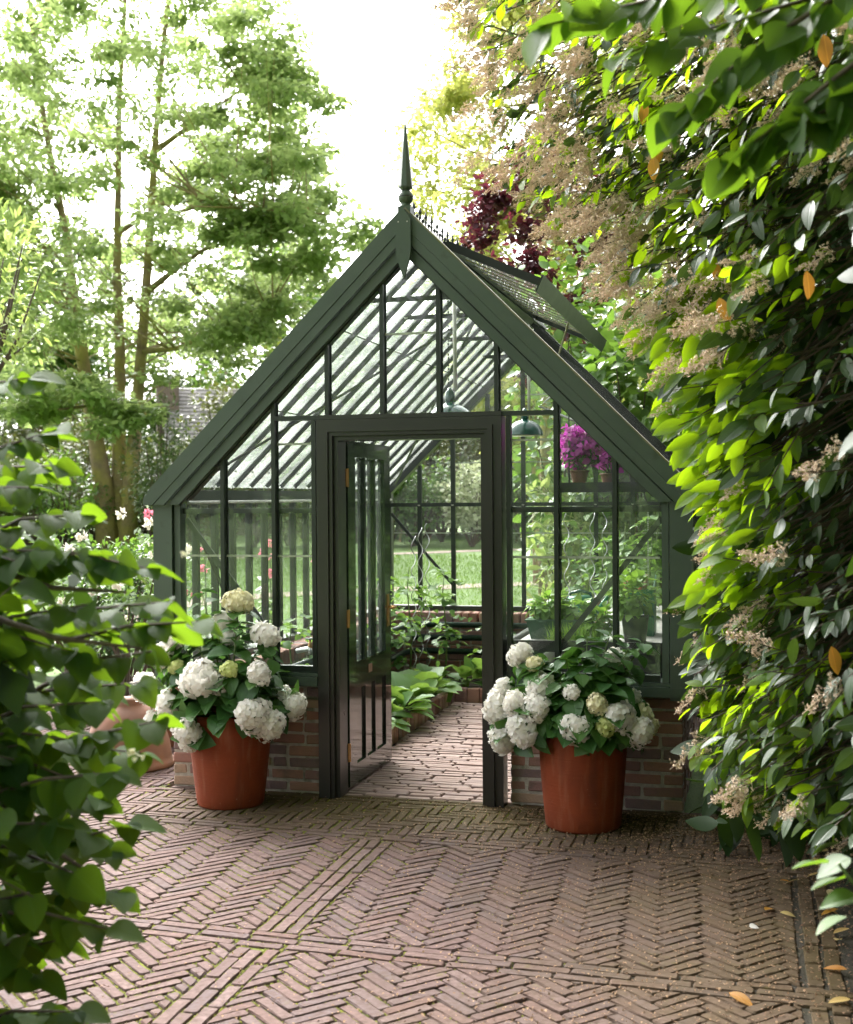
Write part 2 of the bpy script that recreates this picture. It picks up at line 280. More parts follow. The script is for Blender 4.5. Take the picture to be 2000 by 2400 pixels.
# ------------------------------------------------------------------ mesh helpers
class MB:
    def __init__(s): s.v = []; s.f = []
    def add(s, vs, fs):
        o = len(s.v); s.v.extend([tuple(map(float, p)) for p in vs]); s.f.extend([tuple(i + o for i in f) for f in fs]); return s
    def box(s, a, b, mtx=None):
        (x0, y0, z0), (x1, y1, z1) = a, b
        p = [(x0, y0, z0), (x1, y0, z0), (x1, y1, z0), (x0, y1, z0), (x0, y0, z1), (x1, y0, z1), (x1, y1, z1), (x0, y1, z1)]
        if mtx is not None: p = [tuple(mtx @ Vector(q)) for q in p]
        return s.add(p, [(0, 3, 2, 1), (4, 5, 6, 7), (0, 1, 5, 4), (1, 2, 6, 5), (2, 3, 7, 6), (3, 0, 4, 7)])
    def prism_xz(s, poly, y0, y1):                # polygon in the facade plane, extruded in depth
        a = sum(poly[i][0] * poly[(i + 1) % len(poly)][1] - poly[(i + 1) % len(poly)][0] * poly[i][1] for i in range(len(poly)))
        if a < 0: poly = poly[::-1]
        n = len(poly); p = [(x, y0, z) for x, z in poly] + [(x, y1, z) for x, z in poly]
        return s.add(p, [tuple(range(n)), tuple(range(2 * n - 1, n - 1, -1))] + [(i, i + n, (i + 1) % n + n, (i + 1) % n) for i in range(n)])
    def bar(s, a, b, wdt, hgt, up=(0, 0, 1)):     # rectangular bar from a to b
        a, b = Vector(a), Vector(b); d = (b - a).normalized(); u = Vector(up); sd_ = d.cross(u).normalized(); u = sd_.cross(d)
        p = [tuple(q + sd_ * (i * wdt / 2) + u * (j * hgt / 2)) for q in (a, b) for i, j in ((-1, -1), (1, -1), (1, 1), (-1, 1))]
        return s.add(p, [(0, 1, 2, 3), (7, 6, 5, 4), (0, 4, 5, 1), (1, 5, 6, 2), (2, 6, 7, 3), (3, 7, 4, 0)])
    def tube(s, pts, rad, n=6):
        pts = [Vector(p) for p in pts]; m = len(pts)
        if not hasattr(rad, '__len__'): rad = [rad] * m
        prev = None; ring = []
        for i in range(m):
            d = (pts[min(i + 1, m - 1)] - pts[max(i - 1, 0)])
            d = d.normalized() if d.length > 1e-9 else Vector((0, 0, 1))
            if prev is None: prev = d.orthogonal().normalized()
            prev = (prev - d * prev.dot(d)); prev = prev.normalized() if prev.length > 1e-6 else d.orthogonal().normalized()
            q = d.cross(prev); ring.append([tuple(pts[i] + (prev * math.cos(2 * math.pi * k / n) + q * math.sin(2 * math.pi * k / n)) * rad[i]) for k in range(n)])
        vs = [p for r_ in ring for p in r_]
        fs = [(i * n + k, i * n + (k + 1) % n, (i + 1) * n + (k + 1) % n, (i + 1) * n + k) for i in range(m - 1) for k in range(n)]
        fs += [tuple(range(n - 1, -1, -1)), tuple((m - 1) * n + k for k in range(n))]
        return s.add(vs, fs)
    def lathe(s, prof, n=32, c=(0, 0, 0), rot=0.0):
        vs = [(c[0] + r_ * math.cos(rot + 2 * math.pi * k / n), c[1] + r_ * math.sin(rot + 2 * math.pi * k / n), c[2] + z) for r_, z in prof for k in range(n)]
        m = len(prof)
        fs = [(i * n + k, i * n + (k + 1) % n, (i + 1) * n + (k + 1) % n, (i + 1) * n + k) for i in range(m - 1) for k in range(n)]
        if prof[0][0] > 1e-6: fs.append(tuple(range(n - 1, -1, -1)))
        if prof[-1][0] > 1e-6: fs.append(tuple((m - 1) * n + k for k in range(n)))
        return s.add(vs, fs)
    def mesh(s, name, smooth=False):
        me = bpy.data.meshes.new(name); me.from_pydata(s.v, [], s.f)
        if smooth: me.polygons.foreach_set('use_smooth', [True] * len(me.polygons))
        me.update(); return me
def link(name, me, mat=None, parent=None, mtx=None, kind=None, label=None):
    o = bpy.data.objects.new(name, me); COL.objects.link(o)
    if mat is not None and me is not None:
        if len(me.materials) == 0: me.materials.append(M[mat])
    if mtx is not None: o.matrix_world = mtx
    if parent is not None:
        o.parent = parent; o.matrix_parent_inverse = PINV.get(parent.name, Matrix())
    if kind: o['kind'] = kind
    if label: o['label'] = label
    return o
PINV = {}
def ob(name, mb, mat, parent=None, smooth=False, kind=None, label=None):
    return link(name, mb.mesh(name, smooth), mat, parent, kind=kind, label=label)
def tag(o, label, cat, group=None):
    o['label'] = label; o['category'] = cat
    if group: o['group'] = group
    return o
def thing(name, loc, label, cat, group=None):
    o = bpy.data.objects.new(name, None); COL.objects.link(o); o.location = [float(v) for v in loc]; o.empty_display_size = 0.1
    PINV[o.name] = Matrix.Translation([-float(v) for v in loc])
    return tag(o, label, cat, group)
def struct(name, mb, mat): return ob(name, mb, mat, kind='structure')

# leaf templates: (verts, faces, lf) with x along the leaf 0..1
def blade(wf, n=5, fold=0.12, curl=0.18, serr=0.0):
    v = []; f = []
    for i in range(n + 1):
        t = i / n; wd = wf(t); z = -curl * t * t
        if i in (0, n): v.append((t, 0, z))
        else:
            e = serr * (1 if i % 2 else -1)
            v += [(t + e * .3, wd * (1 + e), z + fold * wd), (t, 0, z), (t + e * .3, -wd * (1 + e), z + fold * wd)]
    idx = lambda i: 0 if i == 0 else (len(v) - 1 if i == n else 1 + 3 * (i - 1))
    for i in range(n):
        a, b = idx(i), idx(i + 1)
        if i == 0: f += [(a, b + 1, b), (a, b + 2, b + 1)]
        elif i == n - 1: f += [(a, a + 1, b), (a + 1, a + 2, b)]
        else: f += [(a, a + 1, b + 1, b), (a + 1, a + 2, b + 2, b + 1)]
    return np.array(v, float), f
T_OVATE = blade(lambda t: 0.40 * math.sin(math.pi * min(1, t ** 0.72)) ** 0.9, 9, 0.25, 0.16)
T_HEART = blade(lambda t: 0.42 * math.sin(math.pi * min(1, t ** 0.62)) ** 0.8, 9, 0.22, 0.20)
T_ELLIP = blade(lambda t: 0.225 * math.sin(math.pi * t ** 0.90) ** 0.8, 8, 0.22, 0.20)
T_LONG = blade(lambda t: 0.16 * math.sin(math.pi * t) ** 0.7, 3, 0.2, 0.15)
T_CAB = blade(lambda t: 0.09 + 0.34 * max(0, math.sin(math.pi * min(1, max(0, (t - .28) / .72)) ** .8)) if t > .3 else 0.025, 8, 0.22, 0.42, 0.06)
T_DIA = (np.array([(0, 0, 0), (.45, .34, .06), (1, 0, -.10), (.45, -.34, .06)], float), [(0, 3, 2, 1)])
T_NEEDLE = (np.array([(0, 0, 0), (.4, .11, .0), (1, 0, -.1), (.4, -.11, .0)], float), [(0, 3, 2, 1)])
T_STAR = (np.array([(0, 0, 0), (.12, -.38, .02), (.42, -.20, 0), (.62, -.42, -.05), (.70, -.14, -.04), (1, 0, -.12), (.70, .14, -.04), (.62, .42, -.05), (.42, .20, 0), (.12, .38, .02)], float), [tuple(range(10))])
T_FLAKE = (np.array([(0, 0, 0), (.5, .3, .25), (1, 0, 0.05), (.5, -.3, .15)], float), [(0, 3, 2), (0, 2, 1)])
def norm(a): return a / np.maximum(np.linalg.norm(a, axis=-1, keepdims=True), 1e-9)
def frames(T, N):
    T = norm(T); N = norm(N - T * (N * T).sum(-1, keepdims=True)); B = np.cross(N, T); return T, B, N
def scatter(name, tpl, P, T, N, S, wscale=None):
    tv, tf = tpl; n = len(P); k = len(tv)
    T, B, N = frames(np.asarray(T, float), np.asarray(N, float)); S = np.asarray(S, float).reshape(n, 1, 1)
    W = 1.0 if wscale is None else np.asarray(wscale).reshape(n, 1, 1)
    V = P[:, None, :] + S * (tv[None, :, 0:1] * T[:, None] + W * tv[None, :, 1:2] * B[:, None] + tv[None, :, 2:3] * N[:, None])
    me = bpy.data.meshes.new(name)
    tot = np.array([len(f) for f in tf]); lp = np.concatenate([np.array(f) for f in tf])
    loops = (lp[None] + (np.arange(n) * k)[:, None]).ravel()
    totals = np.tile(tot, n); starts = np.concatenate([[0], np.cumsum(totals)[:-1]])
    me.vertices.add(n * k); me.vertices.foreach_set('co', V.ravel().astype(np.float32))
    me.loops.add(len(loops)); me.loops.foreach_set('vertex_index', loops.astype(np.int32))
    me.polygons.add(len(totals)); me.polygons.foreach_set('loop_start', starts.astype(np.int32)); me.polygons.foreach_set('loop_total', totals.astype(np.int32))
    a = me.attributes.new('lf', 'FLOAT_VECTOR', 'POINT'); a.data.foreach_set('vector', np.tile(tv * [1, 1, 0], (n, 1)).ravel().astype(np.float32))
    me.update(calc_edges=True)
    if k > 8: me.polygons.foreach_set('use_smooth', [True] * len(me.polygons))
    return me
LEAF = {}
def leaf_mesh(key, tpl, var):
    kk = (key, var)
    if kk not in LEAF:
        tv = tpl[0].copy(); r_ = random.Random(hash(key) % 999 + var * 17 if False else sum(map(ord, key)) + var * 17)
        tv[:, 2] -= (r_.random() - .4) * 0.28 * tv[:, 0] ** 2; tv[:, 1] *= 0.88 + .24 * r_.random(); tv[:, 1] += (r_.random() - .5) * .16 * tv[:, 0] ** 2
        LEAF[kk] = scatter('leaf_' + key, (tv, tpl[1]), np.zeros((1, 3)), np.array([[1., 0, 0]]), np.array([[0, 0, 1.]]), [1.0])
    return LEAF[kk]
def leaf_objs(name, key, tpl, mat, parent, P, T, N, S, nvar=4):
    T, B, N = frames(np.asarray(T, float), np.asarray(N, float))
    for i in range(len(P)):
        me = leaf_mesh(key + mat, tpl, i % nvar); s = float(S[i])
        m = Matrix(((T[i, 0] * s, B[i, 0] * s, N[i, 0] * s, P[i, 0]), (T[i, 1] * s, B[i, 1] * s, N[i, 1] * s, P[i, 1]), (T[i, 2] * s, B[i, 2] * s, N[i, 2] * s, P[i, 2]), (0, 0, 0, 1)))
        link(name, me, mat, parent, m)
def split_leaves(parent, key, tpl, mat, P, T, N, S, limit=300, name='leaf', rest='foliage'):
    """the leaves that show largest become parts of their own, the rest one mass"""
    P, T, N, S = map(lambda a: np.asarray(a, float), (P, T, N, S))
    c = P + norm(T) * S[:, None] * .5; q = proj(c); vis = (q[:, 2] > .3) & (q[:, 0] > -20) & (q[:, 0] < 1770) & (q[:, 1] > -20) & (q[:, 1] < 2120)
    size = np.where(vis, S / np.maximum(q[:, 2], .3) ** 1.6, 0); order = np.argsort(-size)
    big = order[:limit]; big = big[size[big] > 0]; small = np.setdiff1d(np.arange(len(P)), big)
    leaf_objs(name, key, tpl, mat, parent, P[big], T[big], N[big], S[big])
    if len(small):
        o = link(rest, scatter(rest, tpl, P[small], T[small], N[small], S[small]), mat, parent); o['kind'] = 'stuff'
def in_poly(poly, x, y):
    ins = np.zeros(len(x), bool); n = len(poly); j = n - 1
    for i in range(n):
        xi, yi = poly[i]; xj, yj = poly[j]
        c = ((yi > y) != (yj > y)) & (x < (xj - xi) * (y - yi) / (yj - yi + 1e-12) + xi); ins ^= c; j = i
    return ins
def rdir(n): return norm(rng.normal(size=(n, 3)))
UP = np.array([0, 0, 1.0])

# ------------------------------------------------------------------ ground
struct('lawn', MB().add([(-260, -260, -.045), (260, -260, -.045), (260, 300, -.045), (-260, 300, -.045)], [(0, 1, 2, 3)]), 'grass')
def ribbon(name, pts, wd, z, mat):
    mb = MB(); pts = [Vector((x, y, z)) for x, y in pts]; vs = []
    for i, p in enumerate(pts):
        d = (pts[min(i + 1, len(pts) - 1)] - pts[max(i - 1, 0)]).normalized(); s_ = Vector((-d.y, d.x, 0)) * wd / 2
        vs += [tuple(p + s_), tuple(p - s_)]
    mb.add(vs, [(2 * i, 2 * i + 1, 2 * i + 3, 2 * i + 2) for i in range(len(pts) - 1)]); return struct(name, mb, mat)
ribbon('garden_path', [(-5.4, 3.5), (-6.1, 6.5), (-6.9, 9), (-7.3, 11.5), (-6.6, 14), (-4.5, 16), (-3.2, 17.2), (0, 19.5), (5, 21)], 0.95, -.032, 'gravel')
ribbon('garden_path', [(-30, 16), (-16.5, 24), (-8.5, 30.2), (-6.5, 32.6), (-2, 36), (6, 38)], 1.0, -.032, 'gravel')
terr = struct('brick_terrace', MB().add([(-5.2, -5.6, -.0085), (2.30, -5.6, -.0085), (2.30, 0.02, -.0085), (-1.5, .02, -.0085), (-1.5, 3.2, -.0085), (-5.2, 3.2, -.0085)], [tuple(range(6))]), 'joint')
pth = struct('greenhouse_path', MB().add([(-1.45, .02, -.012), (1.45, .02, -.012), (1.45, 4.4, -.012), (-1.45, 4.4, -.012)], [(0, 1, 2, 3)]), 'soil')
struct('hedge_soil', MB().add([(2.24, -6.2, .012), (6.5, -6.2, .03), (6.5, 9, .03), (1.62, 9, .012), (1.62, .10, .006), (2.24, -.15, .012)], [tuple(range(6))]), 'soil')

def clip(poly, a, b, c):                       # keep a x + b y + c >= 0
    out = []
    for i in range(len(poly)):
        p, q = poly[i], poly[(i + 1) % len(poly)]; dp = a * p[0] + b * p[1] + c; dq = a * q[0] + b * q[1] + c
        if dp >= 0: out.append(p)
        if dp * dq < 0:
            t = dp / (dp - dq); out.append((p[0] + (q[0] - p[0]) * t, p[1] + (q[1] - p[1]) * t))
    return out
def area(p): return abs(sum(p[i][0] * p[(i + 1) % len(p)][1] - p[(i + 1) % len(p)][0] * p[i][1] for i in range(len(p)))) / 2
W_, L_ = 0.0512, 0.2048
def herring(ang, org, x0, x1, y0, y1):
    n = 4; ca, sa = math.cos(ang), math.sin(ang); res = []
    rad = math.hypot(x1 - x0, y1 - y0) / 2 + .5; cx, cy_ = (x0 + x1) / 2, (y0 + y1) / 2
    K = int(rad / W_) + 10
    def put(ax, ay, bx, by):
        q = [(ax * W_, ay * W_), (bx * W_, ay * W_), (bx * W_, by * W_), (ax * W_, by * W_)]
        q = [(org[0] + ca * u - sa * v, org[1] + sa * u + ca * v) for u, v in q]
        mx, my = sum(p[0] for p in q) / 4, sum(p[1] for p in q) / 4
        if x0 - .2 < mx < x1 + .2 and y0 - .2 < my < y1 + .2: res.append(q)
    ou = ((cx - org[0]) * ca + (cy_ - org[1]) * sa) / W_; ov = (-(cx - org[0]) * sa + (cy_ - org[1]) * ca) / W_
    for r_ in range(int(ov) - K, int(ov) + K):
        m0 = int((ou - K - r_) // 8)
        for m in range(m0, m0 + 2 * K // 8 + 2):
            put(r_ + 8 * m, r_, r_ + 8 * m + 4, r_ + 1)
    for c in range(int(ou) - K, int(ou) + K):
        m0 = int((ov - K - c) // 8)
        for m in range(m0, m0 + 2 * K // 8 + 3):
            put(c, c - 7 + 8 * m, c + 1, c - 3 + 8 * m)
    return res
def paver_mesh(mb, poly, h=0.0, gap=0.0040, local=None):
    """worn brick: shrunk outline, cut corners, chamfered rim"""
    n = len(poly); cx = sum(p[0] for p in poly) / n; cy_ = sum(p[1] for p in poly) / n
    if area(poly) < 0.0007: return False
    sg = sum(poly[i][0] * poly[(i + 1) % n][1] - poly[(i + 1) % n][0] * poly[i][1] for i in range(n))
    if sg < 0: poly = poly[::-1]
    ra, sx_, sy_ = rnd.gauss(0, .013), rnd.gauss(0, .0011), rnd.gauss(0, .0011); poly = [(cx + sx_ + (x - cx) - ra * (y - cy_), cy_ + sy_ + (y - cy_) + ra * (x - cx)) for x, y in poly]
    ring = poly; gap = .0052 - .0020 * min(1, max(0, (cx + .2) / 1.0))
    for i in range(n):                          # inset by half a joint (clip by each edge moved inwards)
        p, q = poly[i], poly[(i + 1) % n]; dx, dy = q[0] - p[0], q[1] - p[1]; ln = math.hypot(dx, dy)
        if ln < 1e-5: continue
        g = gap * rnd.uniform(.5, 1.35); a, b = -dy / ln, dx / ln
        ring = clip(ring, a, b, -(a * p[0] + b * p[1]) - g)
        if len(ring) < 3: return False
    n = len(ring); o = []
    for i in range(n):                          # blunt corners
        p, a, b = ring[i], ring[i - 1], ring[(i + 1) % n]
        for q in (a, b):
            ln = math.hypot(q[0] - p[0], q[1] - p[1]); t = min(.3, rnd.uniform(.003, .009) / max(ln, 1e-5))
            o.append((p[0] + (q[0] - p[0]) * t + rnd.uniform(-.001, .001), p[1] + (q[1] - p[1]) * t + rnd.uniform(-.001, .001)))
    e = []
    for i in range(len(o)):
        a, b = o[i], o[(i + 1) % len(o)]; e.append(a); ln = math.hypot(b[0] - a[0], b[1] - a[1])
        if ln > .1:
            t = rnd.uniform(.3, .7); k_ = rnd.gauss(-.0006, .0011); e.append((a[0] + (b[0] - a[0]) * t + (b[1] - a[1]) / ln * k_, a[1] + (b[1] - a[1]) * t - (b[0] - a[0]) / ln * k_))
    o = e
    m = len(o); tx, ty = rnd.gauss(0, .008), rnd.gauss(0, .008)
    zz = lambda x, y, z: z + tx * (x - cx) + ty * (y - cy_)
    ox, oy = (cx, cy_) if local else (0, 0)
    inn = []
    for x, y in o:
        d = math.hypot(x - cx, y - cy_); t = 1 - .0055 / max(d, .02); inn.append((cx + (x - cx) * t, cy_ + (y - cy_) * t))
    vs = [(x - ox, y - oy, -.05) for x, y in o] + [(x - ox, y - oy, zz(x, y, h - .006)) for x, y in o] + [(x - ox, y - oy, zz(x, y, h)) for x, y in inn]
    fs = [(i + k * m, (i + 1) % m + k * m, (i + 1) % m + (k + 1) * m, i + (k + 1) * m) for k in (0, 1) for i in range(m)] + [tuple(range(2 * m, 3 * m))]
    mb.add(vs, fs); return (cx, cy_)
A_u = lambda x: -2.185 - .055 * x
C_m = lambda x: -.775 - .065 * x
pieces = []
def strip(fn, lo, rows, x0, x1, off=0.0):
    """rows of stretchers following the line y = fn(x), starting lo below it"""
    sl = (fn(1) - fn(0))
    for r_ in range(rows):
        x = x0 - rnd.uniform(0, L_) + off
        while x < x1:
            ln = L_ * rnd.uniform(.93, 1.06); y = lo - r_ * W_ * 1.08
            q = [(x, fn(x) + y - W_ * 1.06), (x + ln, fn(x + ln) + y - W_ * 1.06), (x + ln, fn(x + ln) + y), (x, fn(x) + y)]
            pieces.append((q, x)); x += ln
XR = 2.105
strip(A_u, 0.0, 3, -4.8, XR - .12)
strip(C_m, W_ * 1.08, 2, -4.8, XR - .12)
strip(lambda x: 0.0, 0.04, 2, -1.45, XR - .12)
AW, CW = W_ * 3.24, W_ * 2.16
for ylo, yhi in (('bot', 'A'), ('A', 'C')):
    for side in (-1, 1):                         # strip between the two herringbone fields, at x = 0
        lo_c = (lambda p: True)
        f = herring(R(48 if side > 0 else 49), (0.03 if side > 0 else -.02, -1.5), *((.12, XR) if side > 0 else (-4.8, -.05)), *((-5.2, -2.2) if ylo == 'bot' else (-2.5, -.5)))
        for q in f:
            q = clip(q, side, 0, -.133 if side > 0 else -.040)
            if ylo == 'bot': q = clip(q, -.055, -1, -2.185 - AW) if q else q
            else:
                q = clip(q, .055, 1, 2.185) if q else q
                q = clip(q, -.065, -1, -.775 - CW / 2) if q else q
            q = clip(q, -1, 0, XR - .125) if q else q
            if len(q) >= 3: pieces.append((q, 0))
for r_ in range(3):                              # the cross strip of three rows
    for ya, yb in ((-5.3, -2.36), (-2.19, -.84)):
        y = ya - (rnd.uniform(0, L_) if ya < -3 else 0)
        while y < yb - .03:
            ln = min(L_ * rnd.uniform(.93, 1.05), yb - y); x = -.040 + r_ * .0577
            pieces.append(([(x, y), (x + .0577, y), (x + .0577, y + ln), (x, y + ln)], 0)); y += ln
for q in herring(0.0, (-.3, -.4), -4.8, XR - .12, -1.2, 3.1):   # band beside the greenhouse and the yard to its left
    mx, my = sum(p[0] for p in q) / 4, sum(p[1] for p in q) / 4
    if mx > -1.5: q = clip(q, 0, -1, -.075)
    elif my > -.08: q = clip(q, -1, 0, -1.50)
    q = clip(q, .065, 1, .775 - CW / 2) if q else q
    q = clip(q, -1, 0, XR - .125) if q else q
    if len(q) >= 3: pieces.append((q, 0))
for r_ in range(2):                              # edging along the planted border
    y = -5.2
    while y < -.15:
        ln = L_ * rnd.uniform(.95, 1.05); x = XR - .105 + r_ * .066
        pieces.append(([(x, y), (x + .06, y), (x + .06, y + ln), (x, y + ln)], 0)); y += ln * 1.02
def lay(parent, items, mat, limit, heightf):
    cen = np.array([[sum(p[0] for p in q) / len(q), sum(p[1] for p in q) / len(q), 0] for q, _ in items])
    pr = proj(cen); ar = np.array([area(q) for q, _ in items])
    vis = (pr[:, 2] > 1) & (pr[:, 0] > 60) & (pr[:, 0] < 1745) & (pr[:, 1] < 2095)
    size = np.where(vis, ar / np.maximum(pr[:, 2], 1) ** 3, 0); order = np.argsort(-size); big = set(order[:limit].tolist())
    rest = MB()
    for i, (q, _) in enumerate(items):
        h = heightf()
        if i in big and size[i] > 0:
            mb = MB(); c = paver_mesh(mb, q, h, local=True)
            if c: link('brick', mb.mesh('brick'), mat, parent, Matrix.Translation((c[0], c[1], 0)))
        else: paver_mesh(rest, q, h)
    if rest.v: ob('bricks_beyond', rest, mat, parent, kind='stuff')
lay(terr, pieces, 'paver', 300, lambda: max(-.0016, min(.004, rnd.gauss(.0005, .0014))))
items = []
y = .04
while y < 3.28:
    x = -.545 - rnd.uniform(0, .2)
    while x < .66:
        ln = .205 * rnd.uniform(.9, 1.08); a, b = max(x, -.545), min(x + ln, .66)
        if b - a > .03: items.append(([(a, y), (b, y), (b, y + .0535), (a, y + .0535)], 0))
        x += ln
    y += .0535
lay(pth, items, 'pathbrick', 300, lambda: rnd.gauss(.002, .0025))

n = 52000; gx = rng.uniform(-15, 3, n); gy = 5.0 + 24 * rng.random(n) ** 1.5; P = np.stack([gx, gy, np.full(n, -.046)], 1)
P = P[~((gx > -5.4) & (gx < 2.6) & (gy < 4.7))]; n = len(P); q_ = proj(P); P = P[(q_[:, 0] > -60) & (q_[:, 0] < 1400)]; n = len(P)
o = link('grass_blades', scatter('grass_blades', T_NEEDLE, P, UP + rng.normal(0, .45, (n, 3)), rdir(n), rng.uniform(.045, .085, n) * (.7 + P[:, 1] * .03), np.full(n, .8)), 'lf_grass'); o['kind'] = 'stuff'; o['label'] = 'short mown lawn grass behind the greenhouse'; o['category'] = 'grass'
# litter of fallen blossom on the terrace, thicker to the right
n = 13000; lx = 2.25 - np.abs(rng.normal(0, 1.15, n)); ly = rng.uniform(-4.4, -.05, n); ly = np.where(rng.random(n) < .35, -np.abs(rng.normal(0, .5, n)) - .03, ly)
keep = (lx > -1.6) & (ly > -4.5); P = np.stack([lx, ly, np.full(n, .006)], 1)[keep]
o = link('fallen_blossom', scatter('fallen_blossom', T_FLAKE, P, rdir(len(P)) * [1, 1, .3], rdir(len(P)) * .5 + UP, rng.uniform(.007, .016, len(P))), 'litter')
o['kind'] = 'stuff'; o['label'] = 'fine brown fallen blossom strewn over the paving bricks'; o['category'] = 'litter'
# moss cushions growing along the joints, mostly in the open left part
mp, ms_ = [], []
for q, _ in pieces:
    cx = sum(p[0] for p in q) / len(q); cy_ = sum(p[1] for p in q) / len(q)
    pr_ = min(1, max(.0, (1.15 - cx) * .75)) * (.9 if cy_ < -.05 else .35) * (1 if cx > -3.2 else 0)
    pr_ *= .35 + .65 * (math.sin(cx * 3.1 + 1.3 * math.sin(cy_ * 2.3)) * math.cos(cy_ * 2.7 + cx) * .5 + .5)
    for i in range(len(q)):
        a, b = q[i], q[(i + 1) % len(q)]; ln = math.hypot(b[0] - a[0], b[1] - a[1])
        for k in range(int(ln / .013)):
            if rnd.random() < pr_ * 1.0:
                t = rnd.random(); mp.append((a[0] + (b[0] - a[0]) * t + rnd.gauss(0, .0012), a[1] + (b[1] - a[1]) * t + rnd.gauss(0, .0012), -.0075)); ms_.append(rnd.uniform(.006, .0125))
T_MOSS = (np.array([(0, 0, .62), (.62, 0, 0), (.2, .6, 0), (-.5, .36, 0), (-.5, -.36, 0), (.2, -.6, 0)], float), [(0, 1, 2), (0, 2, 3), (0, 3, 4), (0, 4, 5), (0, 5, 1)])
mp = np.array(mp); n = len(mp); a = rng.uniform(0, 6.28, n)
o = link('joint_moss', scatter('joint_moss', T_MOSS, mp, np.stack([np.cos(a), np.sin(a), np.zeros(n)], 1), np.tile(UP, (n, 1)), ms_), 'moss'); o['kind'] = 'stuff'; o['label'] = 'yellow green moss filling the joints between paving bricks'; o['category'] = 'moss'
# ------------------------------------------------------------------ greenhouse
GL = 4.42; NB = 16; BAY = GL / NB
gh = thing('greenhouse', (0, 0, 0), 'dark green glass greenhouse with steep gable roof, spired finial and open door', 'greenhouse')
def gp(name, mb, mat, parent=gh, smooth=False, **k): return ob(name, mb, mat, parent, smooth, **k)
# brick dwarf walls: mortar core with single bricks
BM = {}
def brick_mesh(lx, ly, lz, var):
    key = (round(lx, 3), round(ly, 3), round(lz, 3), var)
    if key in BM: return BM[key]
    r_ = random.Random(var * 31 + int(lx * 1000)); mb = MB(); c = .006; j = lambda: r_.uniform(-.003, .003)
    out = []
    for sx in (-1, 1):
        for sy in (-1, 1):
            for sz in (-1, 1):
                out.append((sx * lx / 2 + j(), sy * ly / 2 + j() * .4, sz * lz / 2 + j()))
    # chamfered box: three points at each corner
    vs = []
    for (x, y, z) in out:
        sx, sy, sz = (1 if x > 0 else -1), (1 if y > 0 else -1), (1 if z > 0 else -1)
        vs += [(x, y - sy * c, z - sz * c), (x - sx * c, y, z - sz * c), (x - sx * c, y - sy * c, z)]
    I = lambda sx, sy, sz, k: ((sx > 0) * 4 + (sy > 0) * 2 + (sz > 0)) * 3 + k
    F_ = []
    for s_ in (-1, 1):
        F_.append([I(s_, -1, -1, 0), I(s_, 1, -1, 0), I(s_, 1, 1, 0), I(s_, -1, 1, 0)][::s_])
        F_.append([I(-1, s_, -1, 1), I(1, s_, -1, 1), I(1, s_, 1, 1), I(-1, s_, 1, 1)][::-s_])
        F_.append([I(-1, -1, s_, 2), I(1, -1, s_, 2), I(1, 1, s_, 2), I(-1, 1, s_, 2)][::s_])
    for a in (-1, 1):
        for b in (-1, 1):
            F_.append([I(a, b, -1, 0), I(a, b, 1, 0), I(a, b, 1, 1), I(a, b, -1, 1)][::a * b * -1])
            F_.append([I(a, -1, b, 0), I(a, 1, b, 0), I(a, 1, b, 2), I(a, -1, b, 2)][::a * b])
            F_.append([I(-1, a, b, 1), I(1, a, b, 1), I(1, a, b, 2), I(-1, a, b, 2)][::a * b * -1])
            for d in (-1, 1): F_.append([I(a, b, d, 0), I(a, b, d, 1), I(a, b, d, 2)][::a * b * d])
    mb.add(vs, [tuple(f) for f in F_]); BM[key] = mb.mesh('brick'); return BM[key]
def brick_at(parent, lx, ly, lz, p, rz=0.0, mat='brick'):
    link('brick', brick_mesh(lx, ly, lz, rnd.randrange(5)), mat, parent,
         Matrix.Translation(p) @ Matrix.Rotation(rz + rnd.gauss(0, .008), 4, 'Z') @ Matrix.Rotation(rnd.gauss(0, .012), 4, 'Y'))
def wall_run(parent, a, b, face, nrm, z0, z1, course=.0672, dpt=.09):
    """running bond from a to b along one axis; face = coordinate of the outer face, nrm = ('y', -1) etc."""
    ax, sg = nrm; k = 0; z = z0
    while z + course * .6 < z1:
        x = a; first = True
        lens = []
        while x < b - .02:
            ln = (.098 if k % 2 else .205) if first else (.205 if rnd.random() < .8 else .098)
            ln = min(ln, b - x); 
            if b - x - ln < .04: ln = b - x
            bl = ln - .014 + rnd.uniform(-.003, .002); cen = x + ln / 2; pr = rnd.gauss(0, .002)
            h = course - .0145 + rnd.uniform(-.002, .003)
            if ax == 'y': p = (cen, face - sg * (dpt / 2) + sg * pr, z + course / 2)
            else: p = (face - sg * (dpt / 2) + sg * pr, cen, z + course / 2)
            if bl > .03: brick_at(parent, round(bl, 2), dpt, round(h, 3), p, 0 if ax == 'y' else math.pi / 2)
            x += ln; first = False
        z += course; k += 1
FY = .035
for sgn, lab in ((-1, 'low brick wall left of the door'), (1, 'low brick wall right of the door')):
    x0, x1 = (-1.455, -.535) if sgn < 0 else (.535, 1.47)
    wl_ = gp('front_wall', MB().box((x0 + .012, FY + .005, -.05), (x1 - .012, FY + .20, .612)), 'mortar', label=lab)
    wall_run(wl_, x0, x1, FY, ('y', -1), .0, .61)
lw_ = gp('side_wall', MB().box((-1.44, .22, -.05), (-1.215, 4.20, .56)), 'mortar')
wall_run(lw_, .24, 4.2, -1.205, ('x', 1), .0, .545, dpt=.06)
y = .24
while y < 4.2:                                    # rowlock capping of the left wall
    brick_at(lw_, .235, .056, .098, (-1.325, y + .03, .60)); y += .066
rw_ = gp('side_wall', MB().box((1.22, .22, -.05), (1.45, 4.20, .62)), 'mortar')
wall_run(rw_, .24, 4.2, 1.462, ('x', 1), .0, .61, dpt=.06)
